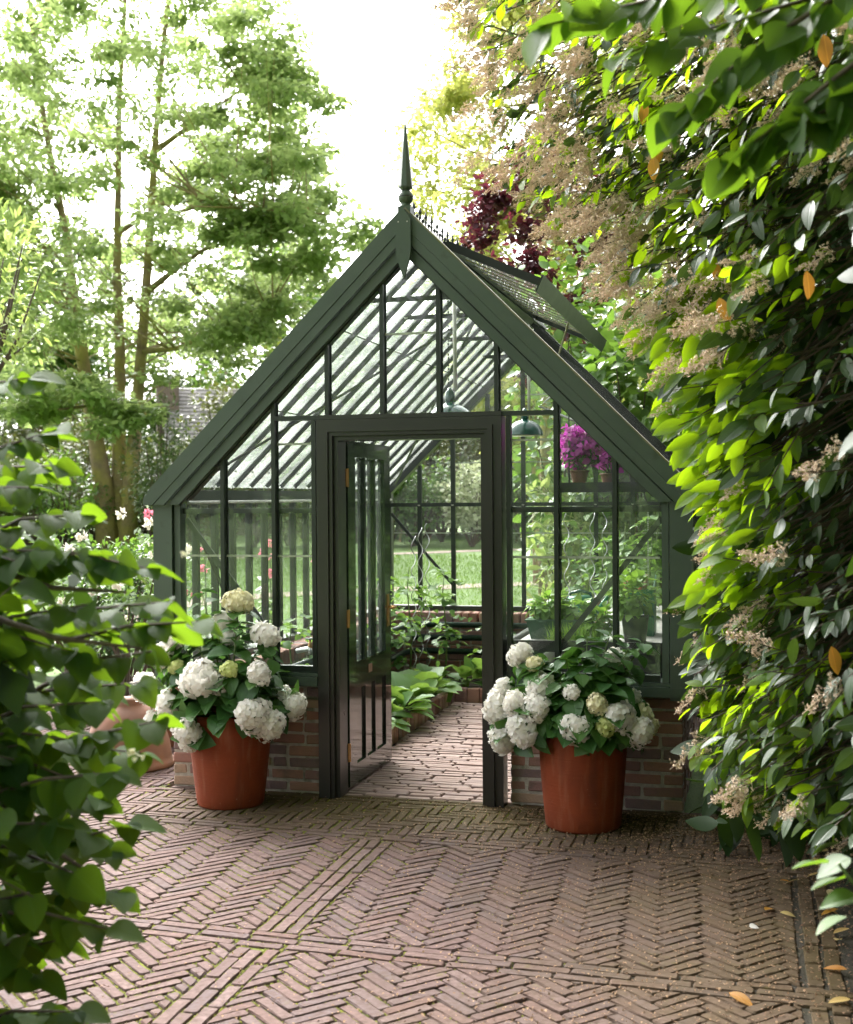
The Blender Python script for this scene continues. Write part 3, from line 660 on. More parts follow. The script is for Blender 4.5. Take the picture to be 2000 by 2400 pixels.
bw_ = gp('back_wall', MB().box((-1.44, 4.215, -.05), (1.45, 4.40, .56)), 'mortar')
wall_run(bw_, -1.2, 1.2, 4.205, ('y', -1), .02, .545, dpt=.06)
x = -1.2
while x < 1.2:
    brick_at(bw_, .062, .21, .10, (x + .035, 4.30, .595)); x += .075

# sills and posts
SZ0, SZ1 = .617, .688
for sgn in (-1, 1):
    a, b = (-1.50, -.530) if sgn < 0 else (.530, 1.50)
    gp('sill', MB().box((a, -.055, SZ0), (b, .17, SZ1 - .02)).box((a + .004, -.035, SZ1 - .018), (b - .004, .15, SZ1)), 'paint')
    gp('bottom_rail', MB().box((a + .15 if sgn < 0 else a + .003, -.012, SZ1 + .002), (b - .003 if sgn < 0 else b - .15, .035, SZ1 + .036)), 'frame')
    xo, xm, xi = sgn * 1.520, sgn * 1.404, sgn * 1.362
    gp('corner_post', MB().box((min(xo, xm), -.052, SZ1 + .002 if False else .60), (max(xo, xm), .06, 1.640)), 'paint')
    gp('corner_trim', MB().box((min(xm - sgn * .006, xi), -.030, SZ1 + .002), (max(xm - sgn * .006, xi), .05, 1.640)), 'paint')
    # bargeboards: two stepped boards and an inner trim
    def rake(z_hi, z_lo, zb, xmax):
        p = [(0, z_hi), (sgn * min(z_hi - zb, xmax), z_hi - min(z_hi - zb, xmax))]
        if z_hi - xmax > zb: p += [(sgn * xmax, zb)]
        p += [(sgn * (z_lo - zb), zb), (0, z_lo)]
        return p
    bb = gp('bargeboard', MB().prism_xz(rake(3.232, 3.135, 1.634, 1.558), -.100, -.062), 'paint')
    gp('board', MB().prism_xz(rake(3.1335, 3.068, 1.634, 1.9), -.095, -.062), 'paint', bb)
    gp('board', MB().prism_xz(rake(3.056, 2.985, 1.634, 1.9), -.072, -.030), 'paint', bb)
    gp('rake_rail', MB().prism_xz(rake(3.11, 2.975, 1.66, 1.46), -.028, .030), 'bar')
    gp('roof_edge', MB().bar((sgn * .004, -.052, 3.232), (sgn * 1.535, -.052, 1.701), .09, .012, (sgn * .7, 0, .7)), 'paint' if sgn < 0 else 'weather')
# front glazing bars
def top_at(x): return 2.990 - abs(x)
MX = [-1.11, -.80, -.48, -.16, .16, .48, .80, 1.11]
MX = [x + .010 for x in MX]
for x in MX:
    zb = SZ1 + .036 if abs(x) > .6 else 2.128
    gp('glazing_bar', MB().box((x - .011, -.034, zb), (x + .011, .030, top_at(x) + .02)).box((x - .018, .006, zb), (x + .018, .012, top_at(x) + .01)), 'frame')
for sgn in (-1, 1):
    gp('glazing_bar', MB().box((sgn * .552 - .012, -.030, SZ1 + .036), (sgn * .552 + .012, .030, 2.100)), 'frame')
    lo, hi = (-1.362, -.564) if sgn < 0 else (.564, 1.362)
    gp('cross_bar', MB().box((lo, .012, 1.582), (hi, .040, 1.612)), 'frame')
    gp('transom', MB().box((min(sgn * .5225, sgn * .80), -.036, 2.102), (max(sgn * .5225, sgn * .80), .034, 2.126)), 'frame')
    gp('corner_brace', MB().bar((sgn * 1.36, .052, 1.55), (sgn * .80, .052, .84), .012, .030), 'frame')
gp('transom', MB().box((-.5215, -.050, 2.102), (.5215, .034, 2.126)), 'jamb')
# glass panes of the front, lapped in three heights
LAPS = [SZ1 + .03, 1.335, 1.965, 2.56, 3.1]
def front_pane(xa, xb, za, zb, y, mat='glass', nm='glass_pane'):
    ta, tb = top_at(xa) + .02, top_at(xb) + .02
    p = [(xa, za), (xb, za)]
    zr, zl = min(zb, tb), min(zb, ta)
    if zr <= za + .01 and zl <= za + .01: return
    p.append((xb, max(zr, za))); 
    if zb < max(ta, tb) and zb > min(ta, tb):
        xx = (1 if (xa + xb) > 0 else -1) * (3.01 - zb); p.append((xx, zb))
    p.append((xa, max(zl, za)))
    q = []
    for t in p:
        if not q or (abs(t[0] - q[-1][0]) + abs(t[1] - q[-1][1])) > .004: q.append(t)
    if len(q) < 3: return
    gp(nm, MB().prism_xz(q, y, y + .004), mat)
    if zb < min(ta, tb): gp('lap_seam', MB().box((xa, y - .001, zb - .011), (xb, y + .0005 - .001, zb - .006)).box((xa, y + .0045, zb - .012), (xb, y + .0055, zb)), 'lap')
edges = [-1.362] + [x for x in MX] + [1.362]
for i in range(len(edges) - 1):
    xa, xb = edges[i] + .011, edges[i + 1] - .011
    for k in range(4):
        za, zb = LAPS[k], LAPS[k + 1] + .012
        if abs((xa + xb) / 2) < .5 or (xa < .55 < xb) or (xa < -.55 < xb):
            if k < 2: 
                if not ((xa < .55 < xb) or (xa < -.55 < xb)): continue
                if xa < -.55 < xb: front_pane(xa, -.56, za, zb, -.004 + .005 * (k % 2))
                else: front_pane(.56, xb, za, zb, -.004 + .005 * (k % 2))
                continue
            if k == 2: za = 2.126
        front_pane(xa, xb, za, zb, -.004 + .005 * (k % 2))

# door frame, three moulded steps
def uframe(xo, xi, zo, zi, y0, y1):
    mb = MB()
    mb.prism_xz([(-xo, 0), (-xi, 0), (-xi, zi), (-xo, zo)], y0, y1); mb.prism_xz([(xi, 0), (xo, 0), (xo, zo), (xi, zi)], y0, y1)
    mb.prism_xz([(-xi, zi), (xi, zi), (xo, zo), (-xo, zo)], y0, y1); return mb
df = gp('door_frame', uframe(.522, .4755, 2.100, 2.054, -.062, .060), 'jamb')
gp('moulding', uframe(.475, .452, 2.0535, 2.031, -.078, .060), 'jamb', df)
gp('moulding', uframe(.4515, .430, 2.0305, 2.009, -.064, .060), 'jamb', df)
gp('moulding', uframe(.4295, .404, 2.0085, 1.984, -.040, .100), 'jamb', df)
# door leaf, swung open inwards along x = -.40
door = gp('door', MB().box((-.442, .125, .018), (-.400, .262, 1.990)), 'door', label='glossy black-green half glazed door swung open inwards')
DX0, DX1 = -.442, -.400
gp('stile', MB().box((DX0, .862, .018), (DX1, .985, 1.990)), 'door', door)
gp('rail', MB().box((DX0, .263, 1.900), (DX1, .861, 1.990)), 'door', door)
gp('rail', MB().box((DX0, .263, .560), (DX1, .861, .705)), 'door', door)
gp('rail', MB().box((DX0, .263, .018), (DX1, .861, .130)), 'door', door)
for yb in (.435, .635):
    gp('glazing_bar', MB().box((DX0, yb, .7055), (DX1, yb + .034, 1.8995)), 'door', door)
    gp('muntin', MB().box((DX0, yb, .1305), (DX1, yb + .034, .5595)), 'door', door)
for ya, yb in ((.2635, .4345), (.4695, .6345), (.6695, .8615)):
    gp('glass_pane', MB().box((-.424, ya, .706), (-.420, yb, 1.899)), 'ventglass', door)
    gp('panel', MB().box((-.432, ya, .131), (-.413, yb, .559)), 'door', door)
    gp('bead', MB().box((-.4195, ya, .706), (-.402, yb, .716)), 'door', door)
for zc in (.22, .98, 1.78):
    gp('hinge', MB().box((-.425, .1205, zc - .05), (-.397, .1245, zc + .05)).box((-.4035, .098, zc - .05), (-.3985, .1205, zc + .05)).lathe([(.006, -.052), (.006, .052)], 8, (-.399, .1215, zc)), 'brass', door)
gp('lock_plate', MB().box((-.3995, .90, .86), (-.396, .945, 1.06)).box((DX0 + .008, .9852, .86), (DX1 - .008, .989, 1.06)), 'brass', door)
gp('handle', MB().tube([(-.398, .925, .98), (-.36, .925, .98), (-.352, .93, .98), (-.352, .83, .982)], .008, 8), 'brass', door, True)
gp('name_plate', MB().box((-.3995, .49, .625), (-.396, .56, .675)), 'wood', door)

# roof: ridge, eaves, bars, panes
gp('ridge', MB().prism_xz([(-.055, 3.140), (.055, 3.140), (.055, 3.165), (.012, 3.212), (-.012, 3.212), (-.055, 3.165)], -.028, GL + .03), 'bar')
for sgn in (-1, 1):
    gp('eave_beam', MB().box((min(sgn * 1.385, sgn * 1.44), .062, 1.650), (max(sgn * 1.385, sgn * 1.44), GL, 1.718)), 'frame')
    gp('gutter', MB().prism_xz([(sgn * 1.445, 1.66), (sgn * 1.53, 1.66), (sgn * 1.545, 1.715), (sgn * 1.53, 1.715), (sgn * 1.52, 1.672), (sgn * 1.445, 1.672)], .0, GL + .05), 'frame')
    gp('eave_rod', MB().tube([(sgn * 1.36, .08, 1.645), (sgn * 1.36, GL - .05, 1.645)], .010), 'white')
    gp('side_sill', MB().box((min(sgn * 1.36, sgn * 1.46), .172, .651), (max(sgn * 1.36, sgn * 1.46), GL - .05, .686)), 'frame')
    gp('side_rail', MB().box((min(sgn * 1.36, sgn * 1.378), .06, 1.150), (max(sgn * 1.36, sgn * 1.378), GL, 1.172)), 'frame') if False else None
    n_ = Vector((sgn, 0, 1)).normalized(); d_ = Vector((sgn, 0, -1)).normalized(); apex = Vector((sgn * .03, 0, 3.118))
    for k in range(1, NB + 1):
        yy = k * BAY
        a = apex + Vector((0, yy, 0)); b = a + d_ * 1.93
        if sgn > 0 and .60 < yy < 3.80: a = a + d_ * .64
        gp('roof_bar', MB().bar(a, b, .016, .034, n_).bar(a - n_ * .0195, b - n_ * .0195, .026, .005, n_), 'bar')
        gp('side_bar', MB().box((sgn * 1.41 - .018, yy - .010, .688), (sgn * 1.41 + .018, yy + .010, 1.65)).box((sgn * 1.389 - .003, yy - .017, .688), (sgn * 1.389 + .003, yy + .017, 1.65)), 'frame')
    for k in range(NB):
        ya, yb = k * BAY + .010 + (.02 if k == 0 else 0), (k + 1) * BAY - .010
        for j in range(3):
            t0, t1 = .02 + j * .64, .02 + (j + 1) * .64 + .014
            if j == 0 and sgn > 0 and .58 < (ya + yb) / 2 < 3.82: continue
            off = n_ * (-.001 + .003 * (j % 2)) if j < 3 else n_
            p0, p1 = apex + d_ * t0 + off, apex + d_ * t1 + off
            mb = MB(); th = n_ * .004
            vs = [p0 + Vector((0, ya, 0)), p0 + Vector((0, yb, 0)), p1 + Vector((0, yb, 0)), p1 + Vector((0, ya, 0))]
            mb.add([tuple(q) for q in vs] + [tuple(q + th) for q in vs], [(0, 1, 2, 3), (7, 6, 5, 4), (0, 4, 5, 1), (1, 5, 6, 2), (2, 6, 7, 3), (3, 7, 4, 0)])
            gp('glass_pane', mb, 'roofglass')
            if j < 2:
                q = apex + d_ * (t1 - .008) - n_ * .002
                gp('lap_seam', MB().bar(q + Vector((0, ya, 0)), q + Vector((0, yb, 0)), .003, .009, d_), 'lap')
        gp('glass_pane', MB().box((sgn * 1.41 - .002, ya, .69), (sgn * 1.41 + .002, yb, 1.648)), 'glass')
    # wind braces under the roof and along the side
    for (ya, ta, yb, tb) in ((.15, 1.85, 2.1, .25), (4.3, 1.85, 2.4, .25)):
        gp('roof_brace', MB().bar(apex + d_ * ta - n_ * .045 + Vector((0, ya, 0)), apex + d_ * tb - n_ * .045 + Vector((0, yb, 0)), .030, .006, n_), 'frame')
    for (ya, za, yb, zb) in ((.1, 1.62, 1.0, .70), (4.3, 1.62, 3.4, .70)):
        gp('side_brace', MB().bar((sgn * 1.375, ya, za), (sgn * 1.375, yb, zb), .008, .030), 'frame')
for yy in (.28, 1.02, 2.2, 3.4):
    gp('collar_tie', MB().bar((-.30, yy, 2.80), (.30, yy, 2.80), .012, .028), 'bar')
    gp('bolt', MB().lathe([(.0, -.012), (.009, -.010), (.012, -.002), (.012, .0)], 8, (-.29, yy - .02, 2.80)), 'white')
for k in range(1, NB):                                  # bolt heads along the left eave and roof bars
    yy = k * BAY
    for t in (1.78,):
        q = Vector((-.03, yy, 3.118)) + Vector((-1, 0, -1)).normalized() * t - Vector((-1, 0, 1)).normalized() * .036
        gp('bolt', MB().box((q.x - .006, q.y - .006, q.z - .006), (q.x + .006, q.y + .006, q.z + .006)), 'white')
# back gable
for x in MX:
    gp('back_bar', MB().box((x - .012, GL - .03, .66), (x + .012, GL + .025, top_at(x) + .06)).box((x - .020, GL - .036, .66), (x + .020, GL - .031, top_at(x) + .04)), 'frame')
gp('back_rail', MB().box((-1.38, GL - .06, .648), (1.38, GL + .03, .690)), 'frame')
gp('back_crossbar', MB().box((-1.38, GL - .052, 1.580), (1.38, GL - .037, 1.614)), 'frame')
for x in MX: gp('bolt', MB().lathe([(.0, -.012), (.010, -.008), (.012, .0)], 8, (x, GL - .054, 1.597)), 'white')
for sgn in (-1, 1):
    gp('back_post', MB().box((sgn * 1.41 - .045, GL - .04, .66), (sgn * 1.41 + .045, GL + .03, 1.70)), 'frame')
    gp('back_rafter', MB().prism_xz([(0, 3.18), (sgn * 1.47, 1.71), (sgn * 1.47, 1.60), (0, 3.07)], GL - .05, GL + .05), 'bar')
    gp('back_brace', MB().bar((sgn * 1.36, GL - .06, 1.52), (sgn * .79, GL - .06, .88), .010, .026), 'frame')
for i in range(len(edges) - 1):
    xa, xb = edges[i] + .011, edges[i + 1] - .011
    for k in range(4):
        def_y = GL + .002 + .005 * (k % 2)
        za, zb = LAPS[k], LAPS[k + 1] + .012
        if abs((xa + xb) / 2) > 1.3 and za > 1.8: continue
        front_pane(xa, xb, za, zb, def_y)

# kingpost pendant, finial, cresting
gp('pendant', MB().prism_xz([(-.040, 3.165), (-.040, 2.995), (-.036, 2.965), (.003, 2.842), (.040, 2.965), (.044, 2.995), (.044, 3.165), (.002, 3.228)], -.122, -.1005), 'paint')
for x in (-.024, .026): gp('screw', MB().lathe([(0, 0), (.004, 0)], 8, (x, 0, 0)) if False else MB().box((x - .003, -.124, 3.150), (x + .003, -.1215, 3.156)), 'white')
fin = gp('finial', MB().box((-.036, -.088, 3.15), (.036, -.016, 3.246)), 'paint')
gp('neck', MB().lathe([(.034, 3.246), (.030, 3.254), (.026, 3.262), (.030, 3.266)], 20, (0, -.052, 0)), 'paint', fin, True)
gp('ball', MB().lathe([(.012, 3.258)] + [(.042 * math.sin(a), 3.298 - .042 * math.cos(a)) for a in np.linspace(.35, 2.8, 14)], 28, (0, -.052, 0)), 'paint', fin, True)
gp('ring', MB().lathe([(.0425, 3.297), (.0435, 3.300), (.0425, 3.304)], 28, (0, -.052, 0)), 'frame', fin)
gp('spire', MB().lathe([(.024, 3.336), (.040, 3.352), (.0405, 3.358), (.005, 3.690), (.0, 3.692)], 8, (0, -.052, 0), math.pi / 8), 'paint', fin)
cr = gp('ridge_cresting', MB().box((-.004, .02, 3.2125), (.004, GL, 3.224)), 'bar')
spk = MB().lathe([(.005, 0), (.006, .018), (.011, .030), (.005, .040), (.006, .048), (.012, .060), (.006, .074), (.0, .100)], 6).mesh('spike')
spk2 = MB().lathe([(.004, 0), (.004, .010), (.011, .022), (.011, .030), (.0, .040)], 6).mesh('spike')
for k in range(32):
    link('spike', spk, 'bar', cr, Matrix.Translation((0, .115 + .135 * k, 3.222)))
    link('spike', spk2, 'bar', cr, Matrix.Translation((0, .1825 + .135 * k, 3.222)))
# opened roof vent on the right slope
VA = R(24); vy0, vy1, vs_ = .60, 3.80, .62
vh = Vector((.062, 0, 3.166)); vd = Vector((math.cos(VA), 0, -math.sin(VA))); vn = Vector((math.sin(VA), 0, math.cos(VA)))
vent = gp('roof_vent', MB().bar(vh + Vector((0, vy0, 0)), vh + Vector((0, vy1, 0)), .03, .03, vn), 'bar', label='propped open glazed roof vent')
for yy in (vy0 + .012, vy1 - .012):
    gp('side_rail', MB().bar(vh + vd * .016 + Vector((0, yy, 0)), vh + vd * vs_ + Vector((0, yy, 0)), .028, .048, vn), 'bar', vent)
gp('bottom_rail', MB().bar(vh + vd * (vs_ + .006) + Vector((0, vy0 - .03, 0)) - vn * .01, vh + vd * (vs_ + .006) + Vector((0, vy1 + .03, 0)) - vn * .01, .010, .105, vn), 'frame', vent)
for k in range(1, 13):
    yy = vy0 + (vy1 - vy0) * k / 13
    gp('vent_bar', MB().bar(vh + vd * .016 + Vector((0, yy, 0)), vh + vd * vs_ + Vector((0, yy, 0)), .014, .008, vn), 'weather', vent)
for k in range(13):
    ya, yb = vy0 + (vy1 - vy0) * k / 13 + .012, vy0 + (vy1 - vy0) * (k + 1) / 13 - .012
    p0, p1 = vh + vd * .016 + vn * .006, vh + vd * vs_ + vn * .006
    vs4 = [p0 + Vector((0, ya, 0)), p0 + Vector((0, yb, 0)), p1 + Vector((0, yb, 0)), p1 + Vector((0, ya, 0))]
    gp('glass_pane', MB().add([tuple(q) for q in vs4] + [tuple(q + vn * .004) for q in vs4], [(0, 1, 2, 3), (7, 6, 5, 4), (0, 4, 5, 1), (1, 5, 6, 2), (2, 6, 7, 3), (3, 7, 4, 0)]), 'ventglass', vent)
for yy in (2.2,):
    gp('vent_stay', MB().tube([vh + vd * .56 + Vector((0, yy, -.03)), Vector((.50, yy - .02, 2.66))], .008), 'weather', vent)
for (x, yy, z) in ((.62, 1.55, 2.38), (.98, 2.9, 2.05)):
    gp('vent_opener', MB().tube([(x, yy, z), (x - .16, yy + .02, z - .12), (x + .12, yy, z - .24)], .010), 'steel')

# ------------------------------------------------------------------ inside the greenhouse
# kerb of bricks on edge round the planting bed
kb = thing('bed_kerb', (-.55, 2, 0), 'brick kerb edging the planting bed inside the greenhouse', 'kerb')
y = .62
while y < 3.42:
    brick_at(kb, .05, .10, .12, (-.575, y + .05, .045)); y += .106
x = -.55
while x < .62:
    brick_at(kb, .10, .05, .12, (x + .05, 3.40, .045)); x += .106
so_ = ob('bed_soil', MB().add([(-1.2, .4, .075), (-.6, .4, .075), (-.6, 3.43, .075), (.66, 3.43, .075), (.66, 4.2, .075), (-1.2, 4.2, .075)], [tuple(range(6))]), 'soil', kind='structure')
hp = thing('heating_pipes', (-1.1, 4.1, .3), 'dark green heating pipes running along the low back wall', 'pipes')
for z in (.545, .435, .315):
    ob('pipe', MB().tube([(-1.12, .5, z), (-1.12, 3.95, z), (-1.06, 4.10, z), (1.1, 4.12, z)], .027, 10), 'pipe', hp, True)
fc = thing('water_tap', (-.74, .4, .70), 'small metal water tap inside the glass left of the door', 'tap')
p0 = on_y(636, 1330, .4)
ob('spout', MB().tube([(p0[0] - .09, .42, p0[2] - .02), (p0[0], .4, p0[2]), (p0[0] + .01, .38, p0[2] - .03)], .016, 10), 'steel', fc, True)
ob('valve', MB().lathe([(.012, 0), (.014, .02), (.008, .03), (.006, .055)], 10, (p0[0], .4, p0[2])), 'brass', fc, True)
ob('wheel', MB().bar((p0[0] - .03, .4, p0[2] + .058), (p0[0] + .03, .4, p0[2] + .058), .010, .010).bar((p0[0], .37, p0[2] + .058), (p0[0], .43, p0[2] + .058), .010, .010), 'steel', fc)

def clump(n, c, rad, flat=1.0, shell=.55):
    d = rdir(n); r_ = (shell + (1 - shell) * rng.random(n)) if shell < 1 else np.ones(n)
    r_ = r_ * rng.random(n) ** .15
    return np.asarray(c) + d * r_[:, None] * np.asarray(rad) * [1, 1, flat], d
def cabbage(x, y, s, nl, lab, az0=0.0):
    t = thing('cabbage_plant', (x, y, .075), lab, 'plant', 'broad leaved cabbage plants in the bed')
    a = az0 + np.arange(nl) * 2.4 + rng.normal(0, .2, nl); el = rng.uniform(.10, 1.35, nl)
    T = np.stack([np.cos(a) * np.cos(el), np.sin(a) * np.cos(el), np.sin(el)], 1)
    N = UP + rng.normal(0, .25, (nl, 3)) - T * .2
    P = np.tile([x, y, .11], (nl, 1)) + T * .03
    leaf_objs('leaf', 'cab', T_CAB, 'lf_cab', t, P, T, N, s * rng.uniform(.75, 1.15, nl))
    mb = MB().lathe([(.012, 0), (.03, .03), (.034, .06), (.02, .09), (.008, .11)], 10, (x, y, .07)); ob('stem', mb, 'greenstem', t, True)
CABS = [(-.66, .80), (-.90, 1.25), (-.64, 1.62), (-1.0, 2.35), (-.64, 2.05), (-.64, 2.50), (-.85, 3.0), (-.66, 3.1), (-.50, 3.56), (-.78, 1.05), (-.70, 1.40), (-.92, 1.62), (-.72, 1.85), (-.98, 2.1), (-.70, 2.28), (-.92, 2.6), (-.66, 2.78), (-.35, 3.62), (-.05, 3.66), (-.75, 3.3), (.22, 3.68)]
for i, (x, y) in enumerate(CABS):
    cabbage(x, y, rnd.uniform(.17, .24), 11, 'broad leaved green cabbage plant growing in the bed behind the kerb')
def spiral(x, y, z0, z1, ph, lab):
    z = np.arange(z0, z1, .016); r_ = .019
    pts = [(x + r_ * math.cos(k * 31 + ph), y + r_ * math.sin(k * 31 + ph), k) for k in z]
    tag(ob('spiral_stake', MB().tube(pts, .0036, 5), 'steel', smooth=True), lab, 'plant stake', 'spiral metal plant stakes')
def tomato(x, y, h, lab, dens=1.0, z0=.09):
    t = thing('tomato_plant', (x, y, z0), lab, 'plant', 'tomato plants in the greenhouse')
    ob('stem', MB().tube([(x, y, z0), (x + .02, y, z0 + h * .4), (x - .02, y + .02, z0 + h * .8), (x, y, z0 + h)], [.010, .008, .006, .003]), 'greenstem', t, True)
    P = []; T = []; S = []
    for k in range(int(11 * dens * h / 1.2)):
        z = z0 + h * (.15 + .85 * rnd.random()); a = rnd.uniform(0, 6.28); ln = rnd.uniform(.14, .26); el = rnd.uniform(-.3, .6)
        d = np.array([math.cos(a) * math.cos(el), math.sin(a) * math.cos(el), math.sin(el)]); sdv = np.array([-math.sin(a), math.cos(a), 0])
        for j in range(7):
            u = (j // 2 + 1) / 4; p = np.array([x, y, z]) + d * ln * u - UP * .10 * u * u
            P.append(p); T.append(d * .6 + sdv * (0 if j == 6 else (1 if j % 2 else -1)) + rng.normal(0, .2, 3) - UP * .25); S.append(rnd.uniform(.05, .085))
    o = link('foliage', scatter('foliage', T_OVATE, np.array(P), np.array(T), UP + rng.normal(0, .35, (len(P), 3)), S), 'lf_tom', t); o['kind'] = 'stuff'
TL = 'leafy tomato plant tied up inside the greenhouse'
for i, (x, y, h) in enumerate([(-1.0, 2.9, .95), (-.95, 3.45, 1.0), (-.72, 3.75, .95), (-1.05, 1.5, .85), (-.98, .75, .8), (-.30, 3.95, .55)]):
    tomato(x, y, h, TL, 2.2)
for i, (x, y, h) in enumerate([(.42, 3.9, 1.25), (.80, 3.85, 1.35), (1.08, 3.7, 1.45), (1.05, 3.1, 1.35), (1.12, 2.5, 1.3), (.66, 3.5, 1.2), (1.0, 1.95, 1.1), (.62, 2.9, 1.0)]):
    tomato(x, y, h, 'tall tomato plant behind the potting bench', 2.2)
for (px, py, y, zt, ph) in ((862, 1075, 3.5, 1.42, 0), (848, 1110, 3.3, 1.36, 2), (876, 1080, 3.75, 1.45, 4), (742, 1140, 1.2, 1.35, 1), (780, 1130, 1.9, 1.4, 3), (1162, 1075, 2.4, 1.55, 1), (1215, 1075, 2.7, 1.55, 3), (1240, 1080, 3.0, 1.55, 5)):
    p = on_y(px, py, y); spiral(p[0], y, .1, zt, ph, 'wavy metal spiral stake beside a tomato plant')
# potting bench, shelf and what stands on them
pb = thing('potting_bench', (1.0, 2.0, 0), 'potting bench with pale top and black tray rim behind the right panes', 'bench')
ob('top', MB().box((.52, .30, .815), (1.36, 2.9, .842)), 'alu', pb)
ob('tray_rim', MB().box((.505, .272, .800), (1.375, .298, .862)).box((.480, .272, .800), (.504, 2.9, .862)), 'blk', pb)
ob('lower_shelf', MB().box((.54, .31, .66), (1.34, 2.9, .675)).box((.53, .285, .655), (1.35, .309, .70)), 'blk', pb)
for x, y in ((.56, .36), (1.32, .36), (.56, 2.8), (1.32, 2.8)): ob('leg', MB().box((x - .02, y - .02, -.01), (x + .02, y + .02, .655)).box((x - .02, y - .02, .676), (x + .02, y + .02, .814)), 'frame', pb)
sh = thing('hanging_shelf', (.95, 2, 1.72), 'narrow black shelf at eaves height behind the right panes', 'shelf')
ob('board', MB().box((.66, 1.2, 1.705), (1.20, 3.4, 1.742)), 'blk', sh)
ob('edge', MB().box((.655, 1.185, 1.690), (1.205, 1.199, 1.752)), 'bar', sh)
for x in (.70, 1.16):
    for y in (1.25, 3.3): ob('hanger', MB().tube([(x, y, 1.742), (x, y, 3.118 - x + .01)], .005), 'bar', sh)
def pot(name, c, r0, r1, h, mat, lab, cat='pot', group=None, rim=.0, flare=0.0):
    t = thing(name, c, lab, cat, group); p = [(r0 * .96, 0), (r0, .012)]
    for k in range(1, 9):
        u = k / 8; p.append((r0 + (r1 - r0) * u + flare * math.sin(math.pi * u), .012 + (h - .012) * u))
    if rim: p[-1] = (r1 - rim * .2, h - .045 * (h / .5)); p += [(r1 + rim, h - .044 * (h / .5)), (r1 + rim * 1.1, h)]
    top = p[-1][0]
    ob('wall', MB().lathe(p + [(top - .012, h + .004), (top - .026, h - .004), (top - .032, h - .06 * h / .5)], 48, c), mat, t, True)
    ob('soil', MB().lathe([(0.0, h - .05 * h / .5), (top - .03, h - .05 * h / .5)], 32, c), 'soil', t)
    return t
def bract_plant(name, c, rad, n, lab, cat, m1, nl, m2, group=None, sz=.045, up=.6):
    t = thing(name, c, lab, cat, group)
    st = MB()
    for k in range(9):
        d = rdir(1)[0]; d[2] = abs(d[2]) + .5; e = np.asarray(c) + d * np.asarray(rad) * .8; st.tube([c, tuple((np.asarray(c) + e) / 2 + [0, 0, .03]), tuple(e)], [.006, .004, .002], 5)
    ob('stem', st, 'twig', t)
    cc = np.asarray(c) + [0, 0, rad[2] * up]
    P, d = clump(n, cc, rad, 1, .45); o = link('bracts', scatter('bracts', T_OVATE, P, rdir(n) + d * .6, d + rdir(n) * .8, rng.uniform(.7, 1.2, n) * sz), m1, t); o['kind'] = 'stuff'
    P, d = clump(nl, cc - [0, 0, rad[2] * .2], np.asarray(rad) * .85, 1, .2); o = link('foliage', scatter('foliage', T_OVATE, P, rdir(nl) + d * .6, d + rdir(nl) * .6 + UP * .5, rng.uniform(.7, 1.2, nl) * sz), m2, t); o['kind'] = 'stuff'
    return t
c1 = (.755, 1.32, 1.742); c2 = (.865, 2.0, 1.742)
pot('flower_pot', c1, .042, .060, .085, 'terracotta2', 'terracotta flower pot on the hanging shelf nearest the front glass', rim=.006)
pot('flower_pot', c2, .040, .056, .075, 'terracotta2', 'smaller terracotta flower pot further back on the hanging shelf', rim=.006)
bract_plant('bougainvillea', (c1[0] + .01, c1[1], c1[2] + .06), (.165, .16, .16), 480, 'bougainvillea with magenta bracts in the pot nearest the front glass', 'flower', 'boug', 160, 'lf_rose', up=1.15)
bract_plant('bougainvillea', (c2[0] + .02, c2[1], c2[2] + .06), (.20, .17, .18), 420, 'magenta bougainvillea in the smaller pot further back on the shelf', 'flower', 'boug', 160, 'lf_rose', up=1.1)
def basil(c, rad, n, lab): 
    t = thing('basil_plant', c, lab, 'herb'); cc = np.asarray(c) + [0, 0, rad[2] * .8]
    st = MB()
    for k in range(8):
        d = rdir(1)[0]; d[2] = abs(d[2]) + .8; st.tube([tuple(c), tuple(np.asarray(c) + d * np.asarray(rad) * .9)], [.004, .002], 5)
    ob('stem', st, 'greenstem', t)
    P, d = clump(n, cc, rad, 1, .35); o = link('foliage', scatter('foliage', T_HEART, P, d + rdir(n) * .5 - UP * .2, d * .5 + UP + rdir(n) * .3, rng.uniform(.035, .065, n)), 'lf_basil', t); o['kind'] = 'stuff'
tr = thing('plant_trough', (.72, .65, .842), 'long green plastic trough on the potting bench', 'planter')
ob('wall', MB().add([(.575, .53, .8425), (.90, .53, .8425), (.90, .66, .8425), (.575, .66, .8425), (.55, .51, .945), (.925, .51, .945), (.925, .68, .945), (.55, .68, .945)], [(0, 3, 2, 1), (0, 1, 5, 4), (1, 2, 6, 5), (2, 3, 7, 6), (3, 0, 4, 7)]), 'trough', tr)
ob('rim', MB().box((.542, .502, .9455), (.933, .688, .955)), 'trough', tr)
basil((.66, .6, .955), (.13, .09, .085), 150, 'bushy basil growing in the long green trough'); basil((.83, .60, .955), (.12, .09, .07), 130, 'basil spilling over the near end of the trough beside the brace')
bp = pot('plastic_pot', (1.175, .50, .842), .062, .078, .15, 'blk', 'grey black plastic pot on the potting bench holding tall basil', group=None)
basil((1.165, .50, .98), (.13, .11, .15), 230, 'tall basil in a black plastic pot by the right corner post')
basil((.97, .52, .86), (.10, .08, .11), 130, 'light green basil sprawling between the trough and black pot')
n = 260; P = np.stack([rng.uniform(.70, .98, n), rng.uniform(.36, .46, n), np.full(n, .842)], 1)
o = link('chive_tuft', scatter('chive_tuft', T_NEEDLE, P, UP + rng.normal(0, .35, (n, 3)), rdir(n), rng.uniform(.06, .13, n), np.full(n, .25)), 'lf_basil'); tag(o, 'tuft of fine grassy chives at the bench edge', 'herb')
